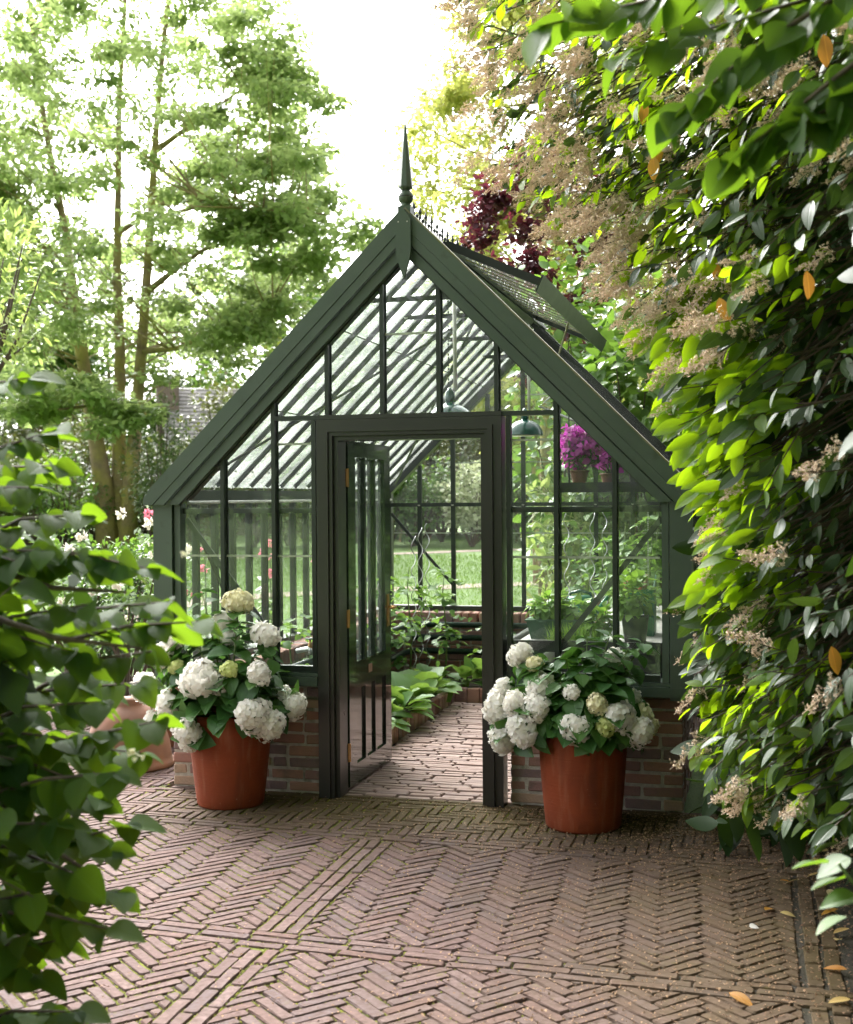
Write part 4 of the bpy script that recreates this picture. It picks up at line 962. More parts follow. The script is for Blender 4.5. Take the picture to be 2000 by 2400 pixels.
tb = thing('tool_box', (1.2, .85, .842), 'dark green open tool caddy on the bench holding hand tools', 'tool box')
ob('side', MB().box((1.10, .79, .8425), (1.25, .798, 1.115)), 'gplastic', tb); ob('side', MB().box((1.10, .99, .8425), (1.25, .998, 1.115)), 'gplastic', tb)
ob('side', MB().box((1.092, .79, .8425), (1.0995, .998, 1.115)), 'gplastic', tb); ob('side', MB().add([(1.251, .79, .8425), (1.258, .79, .8425), (1.258, .998, .8425), (1.251, .998, .8425), (1.251, .79, 1.115), (1.258, .79, 1.115), (1.258, .998, 1.19), (1.251, .998, 1.19)], [(0, 3, 2, 1), (4, 5, 6, 7), (0, 1, 5, 4), (1, 2, 6, 5), (2, 3, 7, 6), (3, 0, 4, 7)]), 'gplastic', tb)
tag(ob('hand_brush', MB().lathe([(.0, 0), (.045, .005), (.052, .03), (.045, .05), (0, .055)], 14, (1.12, .88, 1.11)).tube([(1.12, .88, 1.14), (1.17, .9, 1.165), (1.20, .9, 1.16)], [.012, .016, .012], 8), 'bristle', smooth=True), 'brown bristle hand brush lying on top of the tool caddy', 'brush')
tag(ob('trowel_handle', MB().tube([(1.19, .88, 1.03), (1.20, .88, 1.12), (1.215, .88, 1.20)], [.012, .016, .013], 10), 'wood', smooth=True), 'trowel with pale wooden handle sticking up out of the caddy', 'trowel')
tag(ob('secateurs', MB().tube([(1.165, .84, 1.03), (1.172, .84, 1.10), (1.178, .84, 1.135)], [.012, .014, .010], 10), 'redpl', smooth=True), 'red handled secateurs standing in the tool caddy', 'secateurs')
wc = thing('watering_can', (.80, 1.0, .842), 'dark green watering can with bright green handle behind the basil', 'watering can')
ob('body', MB().lathe([(.085, 0), (.088, .01), (.080, .20), (.070, .215), (.05, .215)], 24, (.80, 1.0, .8425)), 'gplastic', wc, True)
ob('handle', MB().tube([(.72, 1.0, 1.03), (.74, 1.0, 1.075), (.80, 1.0, 1.09), (.86, 1.0, 1.075), (.87, 1.0, 1.03)], .010, 8), 'enamel', wc, True)
ob('spout', MB().tube([(.86, .98, .92), (.93, .97, 1.0), (.97, .965, 1.06)], [.022, .014, .011], 8), 'gplastic', wc, True)
jr = thing('glass_jar', (.90, 1.16, .842), 'small brown jar with a white lid beside the watering can', 'jar')
ob('body', MB().lathe([(.032, 0), (.034, .01), (.034, .16), (.030, .175)], 16, (.90, 1.16, .8425)), 'wood', jr, True); ob('lid', MB().lathe([(.033, .1755), (.033, .20), (.028, .204)], 16, (.90, 1.16, .8425)), 'white', jr, True)
for yy, lab in ((.96, 'green enamel pendant lamp hanging just behind the door transom'), (3.64, 'green enamel pendant lamp hanging near the back gable')):
    lz = 2.125 if yy < 2 else 2.175
    t = thing('pendant_lamp', (0, yy, lz), lab, 'lamp', 'green pendant lamps'); k = 14
    prof = [(.148 * math.sin(a), .125 * math.cos(a)) for a in np.linspace(math.pi / 2, .22, k)]
    ob('shade', MB().lathe([(.150, -.008)] + prof + [(.030, .128)], 36, (0, yy, lz)), 'enamel', t, True)
    ob('inner_shade', MB().lathe([(.148, -.008), (.142, .0)] + [(r_ * .95, z * .94) for r_, z in prof], 36, (0, yy, lz - .001)), 'enamelin', t, True)
    ob('cap', MB().lathe([(.030, .1285), (.034, .15), (.030, .19), (.018, .205), (.012, .22)], 20, (0, yy, lz)), 'enamel', t, True)
    ob('conduit', MB().tube([(.035, yy, lz + .205), (.030, yy, 3.08)], .012, 10), 'white', t, True)
    ch = MB()
    for i in range(32): ch.box((-.012, yy - .003, lz + .22 + i * .022), (-.004, yy + .003, lz + .236 + i * .022))
    ob('chain', ch, 'bar', t)
hc = MB()
p = on_y(1418, 1160, .7)
for i in range(40): hc.box((1.24 - .004, .62 - .003, 1.12 + i * .012), (1.24 + .004, .62 + .003, 1.129 + i * .012))
tag(ob('hanging_chain', hc, 'steel'), 'thin metal chain hanging in the right corner above the tool caddy', 'chain')
# ------------------------------------------------------------------ terracotta pots and hydrangeas
LP = (-.955, -.285, 0.0); RP = (.985, -.335, 0.0)
pot('terracotta_pot', LP, .182, .232, .50, 'terracotta', 'tall tapered terracotta pot of white hydrangeas in front of the left brick wall', group='tall terracotta pots flanking the door', flare=.004)
pot('terracotta_pot', RP, .190, .226, .50, 'terracotta', 'tall tapered terracotta pot of white hydrangeas in front of the right brick wall', group='tall terracotta pots flanking the door', flare=.004)
def head_mesh(mat, var, flat):
    r_ = np.random.default_rng(var + 50); n = 70; d = norm(r_.normal(size=(n * 3, 3))); d = d[d[:, 2] > -.45][:n]; n = len(d)
    for _ in range(12):                                  # even the florets out
        diff = d[:, None] - d[None]; q = (diff ** 2).sum(-1) + np.eye(n); d = norm(d + .02 * (diff / q[..., None] ** 1.5).sum(1) / n * 6)
    lob = norm(r_.normal(size=(5, 3))); rr = .86 + .26 * np.clip((d @ lob.T).max(1), 0, 1) ** 3 + r_.normal(0, .06, n); c = d * rr[:, None] * [1, 1, flat]
    t1 = norm(np.cross(d, r_.normal(size=(n, 3)))); t2 = np.cross(d, t1); P = []; T = []; N = []; S = []
    for k in range(4):
        a = k * math.pi / 2 + r_.normal(0, .12, n)[:, None]
        t = t1 * np.cos(a) + t2 * np.sin(a); P.append(c - t * .01); T.append(t + d * r_.uniform(-.35, .55, (n, 1))); N.append(d + r_.normal(0, .30, (n, 3))); S.append(r_.uniform(.30, .44, n))
    tpl = blade(lambda t: .46 * math.sin(math.pi * min(1, t ** 1.15)) ** .55, 3, .2, .15)
    d2 = norm(r_.normal(size=(90, 3))); P.append(d2 * .66 * [1, 1, flat]); T.append(np.cross(d2, r_.normal(size=(90, 3)))); N.append(d2); S.append(np.full(90, .42))
    me = scatter('flower_head', tpl, np.concatenate(P), np.concatenate(T), np.concatenate(N), np.concatenate(S)); me.materials.append(M[mat]); return me
HEADS = {(m, v): head_mesh(m, v, fl) for m in ('petal', 'petal_g', 'petal_c') for v, fl in enumerate((.78, .9, .7))}
def hydrangea(c, lab, heads, nleaf, dome, tall=()):
    """heads: (px, py, depth y offset, radius px, kind, droop)"""
    t = thing('hydrangea', (c[0], c[1], .45), lab, 'hydrangea', 'potted white hydrangeas')
    st = MB(); base = np.array([c[0], c[1], .44]); P = []; T = []; N = []; S = []
    def whorl(p, d, n=4, s=.11):
        a0 = rnd.uniform(0, 6.28)
        d = d / np.linalg.norm(d); e1 = np.cross(d, [0.3, .2, 1]); e1 /= np.linalg.norm(e1); e2 = np.cross(d, e1)
        for k in range(n):
            a = a0 + k * 2 * math.pi / n + rnd.gauss(0, .2); o = e1 * math.cos(a) + e2 * math.sin(a)
            P.append(p + o * .012); T.append(o + d * rnd.uniform(-.15, .45) - UP * rnd.uniform(.05, .35)); N.append(d * .7 + UP * .8 + rng.normal(0, .2, 3)); S.append(s * rnd.uniform(.75, 1.2))
    for i, (px, py, dy, rp, kind, droop) in enumerate(heads):
        p = on_y(px, py, c[1] + dy); sc_ = rp * KD / F * ((p - CAM) @ fwd)
        out = p - (base + [0, 0, .10]); out = out / np.linalg.norm(out); ax = out + UP * .35 - UP * droop
        ax = ax / np.linalg.norm(ax); e1 = np.cross(ax, [.31, .77, .2]); e1 /= np.linalg.norm(e1); e2 = np.cross(ax, e1)
        m = Matrix(((e1[0], e2[0], ax[0], p[0]), (e1[1], e2[1], ax[1], p[1]), (e1[2], e2[2], ax[2], p[2]), (0, 0, 0, 1))) @ Matrix.Diagonal((sc_ * .95, sc_ * .95, sc_ * .95, 1))
        me = HEADS[({'w': 'petal', 'g': 'petal_g', 'c': 'petal_c'}[kind], i % 3)]
        link('flower_head', me, None, t, m, label={'w': None, 'g': 'small greenish unripe flower head', 'c': 'cream yellow flower head'}[kind])
        mid = (base + p) / 2 + UP * .05; q = p - ax * sc_ * .25; st.tube([tuple(base + (p - base) * .05), tuple(mid), tuple(q)], [.006, .005, .004], 5)
        whorl(p - ax * (sc_ * .45 + .015), ax, 4, .115); whorl(mid * .35 + q * .65, ax, 3, .14)
    for (px, py, dy) in tall:
        p = on_y(px, py, c[1] + dy); mid = base * .5 + p * .5 + UP * .02; st.tube([tuple(base), tuple(mid), tuple(p)], [.006, .005, .003], 5); d = p - mid
        whorl(p, d, 4, .085); whorl(p - d / np.linalg.norm(d) * .06, d, 2, .11); whorl(p - d / np.linalg.norm(d) * .13, d, 3, .13); whorl(mid, d, 3, .13)
    k = nleaf
    d = rdir(k * 3); d = d[d[:, 2] > -.25][:k]; rr = rng.uniform(.55, 1.0, len(d)); q = np.array([c[0], c[1], .54]) + d * rr[:, None] * np.asarray(dome)
    for i in range(len(d)):
        if q[i, 2] < .47 and math.hypot(q[i, 0] - c[0], q[i, 1] - c[1]) < .245: q[i, 2] = .50
        P.append(q[i]); T.append(d[i] * [1, 1, .3] + rng.normal(0, .3, 3) - UP * .35); N.append(UP + d[i] * .8 + rng.normal(0, .25, 3)); S.append(rnd.uniform(.12, .17))
    ob('stem', st, 'greenstem', t, True)
    split_leaves(t, 'hyd', T_OVATE, 'lf_hyd', P, T, N, S, 300)
hydrangea(LP, 'dark leaved hydrangea with big white flower heads in the pot left of the door', [
    (490, 1237, .05, 31, 'c', .0), (458, 1278, .10, 28, 'w', .0), (545, 1300, .0, 32, 'w', .1), (366, 1312, -.02, 26, 'w', .1), (335, 1345, -.05, 31, 'w', .3),
    (408, 1388, -.22, 42, 'w', .25), (470, 1374, -.22, 18, 'g', .0), (530, 1381, -.20, 25, 'w', .0), (361, 1366, -.12, 17, 'g', .0), (452, 1403, -.20, 25, 'w', .6),
    (296, 1414, -.02, 31, 'w', .4), (345, 1450, -.14, 33, 'w', .5), (322, 1482, -.08, 26, 'w', .7), (386, 1502, -.27, 30, 'w', .7), (388, 1528, -.25, 20, 'w', 1.0), (518, 1466, -.26, 36, 'w', .5), (553, 1486, -.20, 32, 'w', .8),
    (586, 1424, .02, 20, 'w', .2), (604, 1447, -.02, 27, 'w', .5), (470, 1308, .06, 20, 'w', .2)], 120, (.30, .27, .27), [(415, 1215, .05), (485, 1290, -.1), (560, 1350, -.1), (400, 1310, -.05)])
hydrangea(RP, 'dark leaved hydrangea with big white flower heads in the pot right of the door', [
    (1068, 1343, .0, 27, 'w', .2), (1095, 1362, -.08, 18, 'c', .0), (1108, 1408, -.14, 33, 'w', .2), (1035, 1417, -.02, 27, 'w', .4), (1022, 1455, -.05, 36, 'w', .4), (1052, 1440, -.18, 27, 'w', .3),
    (1100, 1452, -.22, 31, 'w', .4), (1030, 1520, -.10, 28, 'w', .9), (1070, 1500, -.20, 38, 'w', .7), (1182, 1495, -.28, 32, 'w', .6), (1224, 1444, -.25, 22, 'c', .0), (1244, 1490, -.27, 21, 'g', .3),
    (1272, 1470, -.22, 32, 'w', .3), (1312, 1500, -.18, 30, 'w', .6), (1320, 1467, -.05, 27, 'c', .4), (1296, 1436, .0, 24, 'w', .3), (1263, 1353, .05, 26, 'w', .0), (1172, 1418, -.22, 18, 'w', .0), (1335, 1490, -.04, 18, 'c', .6)],
    135, (.29, .27, .27), [(1205, 1310, -.02), (1250, 1305, .0), (1320, 1320, .04), (1160, 1350, -.1), (1230, 1345, -.12), (1290, 1330, -.05), (1190, 1380, -.16), (1250, 1400, -.16), (1150, 1400, -.18)])

# ------------------------------------------------------------------ further pots, roses and shrubs left of the greenhouse
bc = (-1.98, .50, 0)
bl = thing('forcing_pot', bc, 'bell shaped terracotta forcing pot standing on its rim on the brick paving', 'pot')
ob('wall', MB().lathe([(.285, 0), (.295, .012), (.290, .035), (.272, .042), (.268, .07), (.255, .15), (.225, .25), (.175, .33), (.11, .375), (.09, .39), (.09, .42), (.0, .425)], 48, bc), 'terracotta2', bl, True)
pot('flower_pot', (-2.02, 1.22, 0), .15, .20, .34, 'terracotta2', 'plain terracotta pot standing behind the bell shaped pot', rim=.012)
def shrub(name, c, rad, n, mat, lab, cat='shrub', tpl=T_DIA, sz=.06, shell=.55, clumps=14, flowers=None, group=None, droop=0.0, stems=5, smat='twig', sr=.02):
    """foliage gathered in uneven clumps over a stem framework"""
    c = np.asarray(c, float); rad = np.asarray(rad, float); t = thing(name, (c[0], c[1], max(0, c[2] - rad[2] * 1.0)), lab, cat, group)
    st = MB(); base = np.array([c[0], c[1], min(0, 0.0) if c[2] - rad[2] < .6 else c[2] - rad[2]]); P = []; D = []
    for k in range(clumps):
        d = rdir(1)[0]; d[2] = d[2] * .9 + .1; rr = rnd.uniform(.45, .88); cc = c + d * rad * rr; cr_ = rad * rnd.uniform(.26, .44) * [1, 1, .8]
        m = n // clumps; p, dd = clump(m, cc, cr_, 1, shell); P.append(p); D.append(dd * .6 + d * .5)
        if k < stems or rnd.random() < .3: st.tube([tuple(base + rng.normal(0, .03, 3) * [1, 1, 0]), tuple((base + cc) / 2 + rng.normal(0, .06, 3) * rad.mean()), tuple(cc)], [sr, sr * .6, sr * .25], 5)
    P = np.concatenate(P); D = np.concatenate(D); m = len(P); keep = P[:, 2] > .02; P, D = P[keep], D[keep]; m = len(P)
    ob('stem', st, smat, t)
    o = link('foliage', scatter('foliage', tpl, P, D + rdir(m) * .9 - UP * droop, UP * .9 + D * .6 + rdir(m) * .6, sz * rng.uniform(.65, 1.3, m)), mat, t); o['kind'] = 'stuff'
    if flowers:
        fm, fn, fs = flowers; f, dd = clump(fn, c + [0, 0, rad[2] * .15], rad * 1.0, 1, .95)
        for i in range(fn):
            q = rdir(16); me = scatter('flower', T_HEART, f[i] + q * fs * .35, q + rdir(16) * .5, q, np.full(16, fs)); link('flower', me, fm, t)
    return t
shrub('rose_bush', tuple(on_z(255, 1440) + [0, 0, .75]), (.45, .45, .72), 2600, 'lf_rose', 'dark small leaved rose bush behind the terracotta pots', sz=.045, clumps=22)
shrub('box_shrub', tuple(on_z(150, 1395) + [0, 0, .30]), (1.1, .8, .34), 2600, 'lf_mid', 'low clipped bright green shrub beyond the terracotta pots', sz=.05, clumps=26)
FG = 'flowering shrubs beside the lawn'
for (px, py, d, rad, fl, lab) in ((150, 1180, 10.5, (.8, .6, .55), ('whitep', 9, .045), 'white flowering rose shrub at the near edge of the lawn'),
                                 (255, 1210, 10.0, (.6, .6, .5), ('whitep', 7, .045), 'white flowering rose shrub close to the greenhouse corner post'),
                                 (318, 1170, 11.5, (.55, .5, .5), ('pink', 8, .045), 'pink flowering rose shrub close to the greenhouse corner post')):
    p = at(px, py, d); shrub('rose_shrub', (p[0], p[1], max(.5, p[2])), rad, 700, 'lf_mid', lab, sz=.055, clumps=14, flowers=fl, group=FG)
# pink hollyhocks along the outside of the left wall
for i, (x, y, h) in enumerate([(-1.85, 1.0, 1.25), (-2.0, 1.7, 1.35), (-1.8, 2.4, 1.3), (-2.05, 3.1, 1.35), (-1.85, 3.8, 1.25)]):
    t = thing('foxglove', (x, y, 0), 'tall stem of pink flowers standing outside the left glass wall', 'flower', 'pink flower stems along the left wall')
    ob('stem', MB().tube([(x, y, -.03), (x + .02, y, h * .5), (x, y + .02, h)], [.010, .008, .004], 6), 'greenstem', t)
    m = 40; P = np.stack([np.full(m, x), np.full(m, y), rng.uniform(.1, h * .75, m)], 1); D = rdir(m) * [1, 1, .4]
    link('foliage', scatter('foliage', T_OVATE, P, D, UP + rdir(m) * .4, rng.uniform(.07, .14, m)), 'lf_mid', t)['kind'] = 'stuff'
    for k in range(2):
        z = h - .05 - k * rnd.uniform(.07, .2); a = rnd.uniform(0, 6.28); q = rdir(14); c = np.array([x + .045 * math.cos(a), y + .045 * math.sin(a), z])
        link('flower', scatter('flower', T_HEART, c + q * .012, q + rdir(14) * .3, q, np.full(14, .034)), 'pink', t)

# ------------------------------------------------------------------ evergreen climber on the right
CL = [(925, -60), (930, 0), (950, 60), (985, 120), (1000, 200), (1012, 260), (1000, 330), (1050, 400), (1120, 470), (1170, 520), (1215, 570), (1262, 620), (1290, 670), (1312, 720), (1325, 760), (1330, 800), (1325, 850), (1360, 900),
      (1375, 960), (1395, 1020), (1410, 1080), (1430, 1130), (1400, 1170), (1365, 1225), (1390, 1270), (1362, 1330), (1385, 1400), (1380, 1450), (1405, 1500), (1385, 1540), (1405, 1590), (1450, 1625), (1510, 1650), (1570, 1680), (1640, 1720), (1700, 1770), (1900, 1830), (1900, -60)]
CL = [(x + 38 if 690 < y < 1800 and x < 1800 else x, y) for x, y in CL]
clm = thing('climbing_shrub', (2.5, -1.5, 0), 'tall glossy evergreen climber with buff dry flower panicles overhanging the right side', 'climber')
def cl_depth(px, py):
    d = 6.35 - 2.75 * np.clip((px - 930) / 820, 0, 1.1)
    d = d + .25 * np.clip((1000 - py) / 1000, 0, 1) * np.clip((1300 - px) / 400, 0, 1)
    return d
CLY = [y for x, y in CL[:16]]; CLX = [x for x, y in CL[:16]]
nS = 1900; xs = rng.uniform(900, 1860, nS * 4); ys = rng.uniform(-50, 1800, nS * 4); k = in_poly(CL, xs, ys); xs, ys = xs[k][:nS], ys[k][:nS]
dep = cl_depth(xs, ys); lay_ = rng.random(len(xs)) ** 1.4 * 1.25
tips = np.array([at(x, y, d + q) for x, y, d, q in zip(xs, ys, dep, lay_)])
ex, ey = [], []
for i in range(len(CL) - 3):                       # extra sprigs along the outline
    for u in np.linspace(0, 1, 5, endpoint=False):
        a, b = CL[i], CL[i + 1]; ex.append(a[0] + (b[0] - a[0]) * u + rnd.uniform(0, 30)); ey.append(a[1] + (b[1] - a[1]) * u)
ex, ey = np.array(ex), np.array(ey); et = np.array([at(x, y, cl_depth(x, y) + rnd.uniform(0, .5)) for x, y in zip(ex, ey)])
allx = np.concatenate([xs, ex]); ally = np.concatenate([ys, ey]); tips = np.concatenate([tips, et]); lay_ = np.concatenate([lay_, np.zeros(len(ex))])
P, T, N, S = [], [], [], []; tw = MB(); pan = []; IN_SHADE = []
for i in range(len(tips)):
    p = tips[i]; px, py = allx[i], ally[i]
    upper = py < 760 and px - np.interp(py, CLY, CLX) < 215
    lateral_leaf = py < 760 and not upper
    if upper and rnd.random() < .22: continue
    if 480 < py < 735 and px < 1225 + (py - 480) * .42: continue
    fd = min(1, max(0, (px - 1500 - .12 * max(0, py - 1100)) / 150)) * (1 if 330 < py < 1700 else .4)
    if rnd.random() < (.97 if 420 < py < 1230 else .55) * fd: continue
    p = p + fwd * .5 * fd * rnd.random()
    d = -rgt * rnd.uniform(.75, 1.1) - UP * rnd.uniform(.1, .65) - fwd * rnd.uniform(-.1, .35) + rng.normal(0, .16, 3); d /= np.linalg.norm(d)
    ln = rnd.uniform(.22, .42); base = p - d * ln + UP * .03
    if lay_[i] < .7: tw.tube([tuple(base - d * .25 + UP * .05), tuple(base), tuple(p)], [.005, .0038, .002], 4)
    nl = rnd.randint(4, 7)
    if upper and rnd.random() < .5: nl = rnd.randint(2, 5)
    in_shade = rnd.random() < (.10 if px < 1500 and 560 < py < 1180 else .50) + .5 * fd  # share of shade-coloured leaves, rising towards the right
    sd_ = np.cross(d, UP); sd_ /= np.linalg.norm(sd_)
    for j in range(nl):
        u = (j + .6) / nl; q = base + (p - base) * u; sgn = 1 if j % 2 else -1
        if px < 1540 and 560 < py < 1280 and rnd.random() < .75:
            IN_SHADE.append(in_shade); P.append(q); T.append(d + sd_ * sgn * rnd.uniform(.1, .5) - UP * rnd.uniform(.1, .5) + rng.normal(0, .10, 3)); N.append(UP * .42 - fwd * rnd.uniform(.25, 1.0) - rgt * .15 + rng.normal(0, .22, 3)); S.append(rnd.uniform(.090, .148)); continue
        IN_SHADE.append(in_shade); P.append(q); T.append(d * rnd.uniform(.5, 1.0) + sd_ * sgn * rnd.uniform(.2, .9) - UP * rnd.uniform(.0, .8) + rng.normal(0, .22, 3)); N.append(UP * rnd.uniform(.4, 1.1) - rgt * rnd.uniform(-.2, .7) + rng.normal(0, .42, 3)); S.append(rnd.uniform(.062, .112))
    pr = .60 if upper else (.22 if lateral_leaf else .11 if py < 1450 and px < 1640 else .10)
    if rnd.random() < pr: pan.append((p, d, upper))
    if upper and rnd.random() < .35: pan.append((p + rng.normal(0, .07, 3), d, upper))
IN_SHADE = np.array(IN_SHADE); P, T, N, S = (np.array(a) for a in (P, T, N, S))
split_leaves(clm, 'climb', T_ELLIP, 'lf_climb', P[~IN_SHADE], T[~IN_SHADE], N[~IN_SHADE], S[~IN_SHADE], 200)
split_leaves(clm, 'climb', T_ELLIP, 'lf_old', P[IN_SHADE], T[IN_SHADE], N[IN_SHADE], S[IN_SHADE], 100)
ob('twig', tw, 'twig', clm)
# dry panicles
def panicle_mesh(var):
    r_ = np.random.default_rng(var + 3); mb = MB(); pts = []
    for k in range(11):                             # side shoots along the axis, each ending in a loose tuft
        u = k / 11; wd = .046 * (1 - u * .75)
        for q in range(max(2, int(6 * (1 - u)))):
            a = r_.uniform(0, 6.28); rr = wd * r_.uniform(.5, 1.0); c = np.array((-.02 + u * .125 + r_.normal(0, .004), rr * math.cos(a), rr * math.sin(a)))
            mb.bar((c[0] - .022, 0, 0), tuple(c), .0010, .0010)
            for _ in range(5): pts.append(c + r_.normal(0, .0044, 3))
    for p in pts:
        for _ in range(3):
            s_ = r_.uniform(.0042, .0075); d = norm(r_.normal(size=3)); e = norm(np.cross(d, r_.normal(size=3))) * s_ * .45
            mb.add([p - e * .4, p + d * s_ * .6 + e, p + d * s_, p + d * s_ * .6 - e], [(0, 1, 2, 3)])
    mb.bar((-.05, 0, 0), (.115, 0, 0), .0022, .0022)
    return mb.mesh('flower_panicle')
PM = [panicle_mesh(v) for v in range(4)]
for me in PM: me.materials.append(M['panicle'])
up_i = [i for i in range(len(pan))]
rnd.shuffle(up_i)
rest = []
for c_, i in enumerate(up_i):
    p, d, big_ = pan[i]; d = d + rng.normal(0, .15, 3) - UP * .1; e1 = np.cross(d, [.1, .2, 1.0]); d /= np.linalg.norm(d); e1 /= np.linalg.norm(e1); e2 = np.cross(d, e1); s_ = rnd.uniform(.9, 1.4) if big_ else rnd.uniform(.7, 1.2)
    m = Matrix(((d[0] * s_, e1[0] * s_, e2[0] * s_, p[0]), (d[1] * s_, e1[1] * s_, e2[1] * s_, p[1]), (d[2] * s_, e1[2] * s_, e2[2] * s_, p[2]), (0, 0, 0, 1)))
    if c_ < 290: link('flower_panicle', PM[i % 4], None, clm, m)
    else: rest.append((PM[i % 4], m))
if rest:
    mb = MB()
    for me, m in rest: mb.add([tuple(m @ v.co) for v in me.vertices], [tuple(f.vertices) for f in me.polygons])
    ob('panicles_beyond', mb, 'panicle', clm, kind='stuff')
# dense shaded core, old stems, a few orange leaves
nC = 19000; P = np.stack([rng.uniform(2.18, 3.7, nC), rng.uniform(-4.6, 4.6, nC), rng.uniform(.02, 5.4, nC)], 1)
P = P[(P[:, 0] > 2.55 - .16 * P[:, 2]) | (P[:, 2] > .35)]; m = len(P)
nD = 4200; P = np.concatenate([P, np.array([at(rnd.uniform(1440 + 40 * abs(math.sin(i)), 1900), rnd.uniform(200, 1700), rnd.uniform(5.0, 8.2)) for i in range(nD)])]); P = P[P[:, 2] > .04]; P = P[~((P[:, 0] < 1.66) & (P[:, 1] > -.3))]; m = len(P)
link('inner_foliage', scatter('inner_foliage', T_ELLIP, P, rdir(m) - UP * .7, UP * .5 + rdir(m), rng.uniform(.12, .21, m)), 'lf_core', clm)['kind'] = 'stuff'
for i in range(9):
    x, y = rnd.uniform(2.6, 3.1), rnd.uniform(-2.6, .8); pts = [(x, y, -.02)]
    for kk in range(6): pts.append((pts[-1][0] + rnd.gauss(.03, .05), pts[-1][1] + rnd.gauss(0, .10), pts[-1][2] + .6))
    ob('stem', MB().tube(pts, [.035, .03, .028, .024, .02, .016, .01], 7), 'twig', clm, True)
od = [(1325, 205, 5.2), (1350, 285, 5.1), (1340, 320, 5.1), (1462, 535, 4.8), (1470, 560, 4.8), (1405, 362, 5.0), (1655, 555, 4.1), (1475, 610, 4.6), (1790, 1330, 4.0), (1705, 1325, 4.2), (1690, 70, 4.0), (1515, 120, 4.6)]
P = np.array([at(*q) for q in od]); m = len(P)
leaf_objs('dead_leaf', 'ell', T_ELLIP, 'lf_dead', clm, P, -UP + rdir(m) * .4, -fwd + rdir(m) * .6, np.full(m, .10))
# leaves fallen below it
for i, (px, py, s_) in enumerate([(1495, 2037, .10), (1685, 1862, .085), (1690, 1790, .09), (1640, 1925 - 120, .07), (1570, 1868, .075), (1600, 1872, .06), (1730, 1775, .08), (1545, 1690, .10), (1720, 1895 - 30, .085), (1655, 1735, .08), (1700, 1745, .09), (1480, 1730, .05), (1600, 1806, .05), (1728, 1830, .09), (1742, 1905, .08), (1715, 1930, .07), (1738, 1990, .085), (1700, 1825, .075), (1745, 2050, .08), (1668, 1760, .07)]):
    p = on_z(px, py, .014); me = leaf_mesh('fallen', T_ELLIP, i % 4); a = rnd.uniform(0, 6.28)
    o = link('fallen_leaf', me, 'lf_dead' if i == 0 else 'lf_fallen', None, Matrix.Translation([p[0], p[1], .016]) @ Matrix.Rotation(a, 4, 'Z') @ Matrix.Rotation(rnd.gauss(0, .25), 4, 'X') @ Matrix.Scale(s_, 4))
    if i == 0: o.data = o.data.copy(); o.data.materials[0] = M['lf_dead']
    tag(o, 'curled orange brown leaf lying alone on the foreground paving' if i == 0 else 'dry yellowish leaf fallen on the paving under the climber', 'leaf', None if i == 0 else 'fallen leaves along the planted border')
p = on_z(1537, 2171, .01); 
pt = on_z(1537, 1900, .012); o = link('fallen_petal', scatter('fallen_petal', T_HEART, np.array([[pt[0], pt[1], .012]]), np.array([[1., .2, 0]]), np.array([[.1, -.3, 1.]]), [.038]), 'petal'); tag(o, 'single pale pink petal lying on the paving bricks', 'petal')

# ------------------------------------------------------------------ tree overhead: its branch dips into the upper right of the view; unseen crown added to shade the foreground
ov = thing('overhanging_tree', (4.2, -6.6, 0), 'broadleaf tree with bright green leaves hanging low at the upper right', 'tree')
ob('trunk', MB().tube([(4.2, -6.6, -.05), (4.15, -6.5, 1.5), (4.1, -6.4, 3.2), (3.7, -6.1, 4.6), (3.2, -5.9, 5.6)], [.16, .14, .12, .09, .05], 10), 'bark', ov, True)
OV = [(1040, -40), (1760, -40), (1760, 240), (1690, 250), (1600, 330), (1480, 380), (1440, 320), (1330, 260), (1260, 180), (1150, 130), (1060, 60)]
br = MB(); P, T, N, S = [], [], [], []
for (a, b, c) in (((1900, -120, 2.7), (1560, 90, 2.75), (1390, 230, 2.8)), ((1900, -160, 2.75), (1420, -20, 2.8), (1120, 50, 2.9)), ((1900, 20, 2.6), (1700, 170, 2.6), (1500, 330, 2.7)), ((1900, -60, 3.0), (1650, 0, 3.0), (1280, 110, 3.0)), ((1900, 110, 2.6), (1800, 180, 2.6), (1640, 250, 2.6)), ((1900, -100, 3.2), (1500, -30, 3.2), (1230, 10, 3.1))):
    a, b, c = (at(*q) for q in (a, b, c)); br.tube([tuple(a), tuple(b), tuple(c)], [.008, .005, .002], 6); br.tube([tuple(a), tuple((a + np.array([4.1, -6.4, 3.3])) / 2 + UP * .2), (4.1, -6.4, 3.3)], [.008, .02, .04], 6)
    for u in np.linspace(.12, 1, 15):
        q = (1 - u) ** 2 * a + 2 * u * (1 - u) * b + u * u * c
        for s_ in (-1, 1):
            d = (c - a) / np.linalg.norm(c - a); sd_ = np.cross(d, UP); P.append(q); T.append(d * .5 + sd_ * s_ * rnd.uniform(.3, 1) - UP * rnd.uniform(.2, 1.0) + rng.normal(0, .2, 3)); N.append(UP * .7 + rng.normal(0, .4, 3) - fwd * .2); S.append(rnd.uniform(.075, .118))
q = at(1715, 1780, 2.6)
split_leaves(ov, 'over', T_OVATE, 'lf_over', P, T, N, S, 300)
ob('branch', br, 'twig', ov, True)
nO = 16000; P = np.stack([rng.uniform(-3.6, 8.5, nO), rng.uniform(-13, -0.9, nO), rng.uniform(5.5, 9.0, nO)], 1)  # canopy out of view, added and shaped to cut light from above
P = P[(P[:, 0] > .5 - .35 * (P[:, 1] + 6.5)) | (P[:, 1] < -7)]
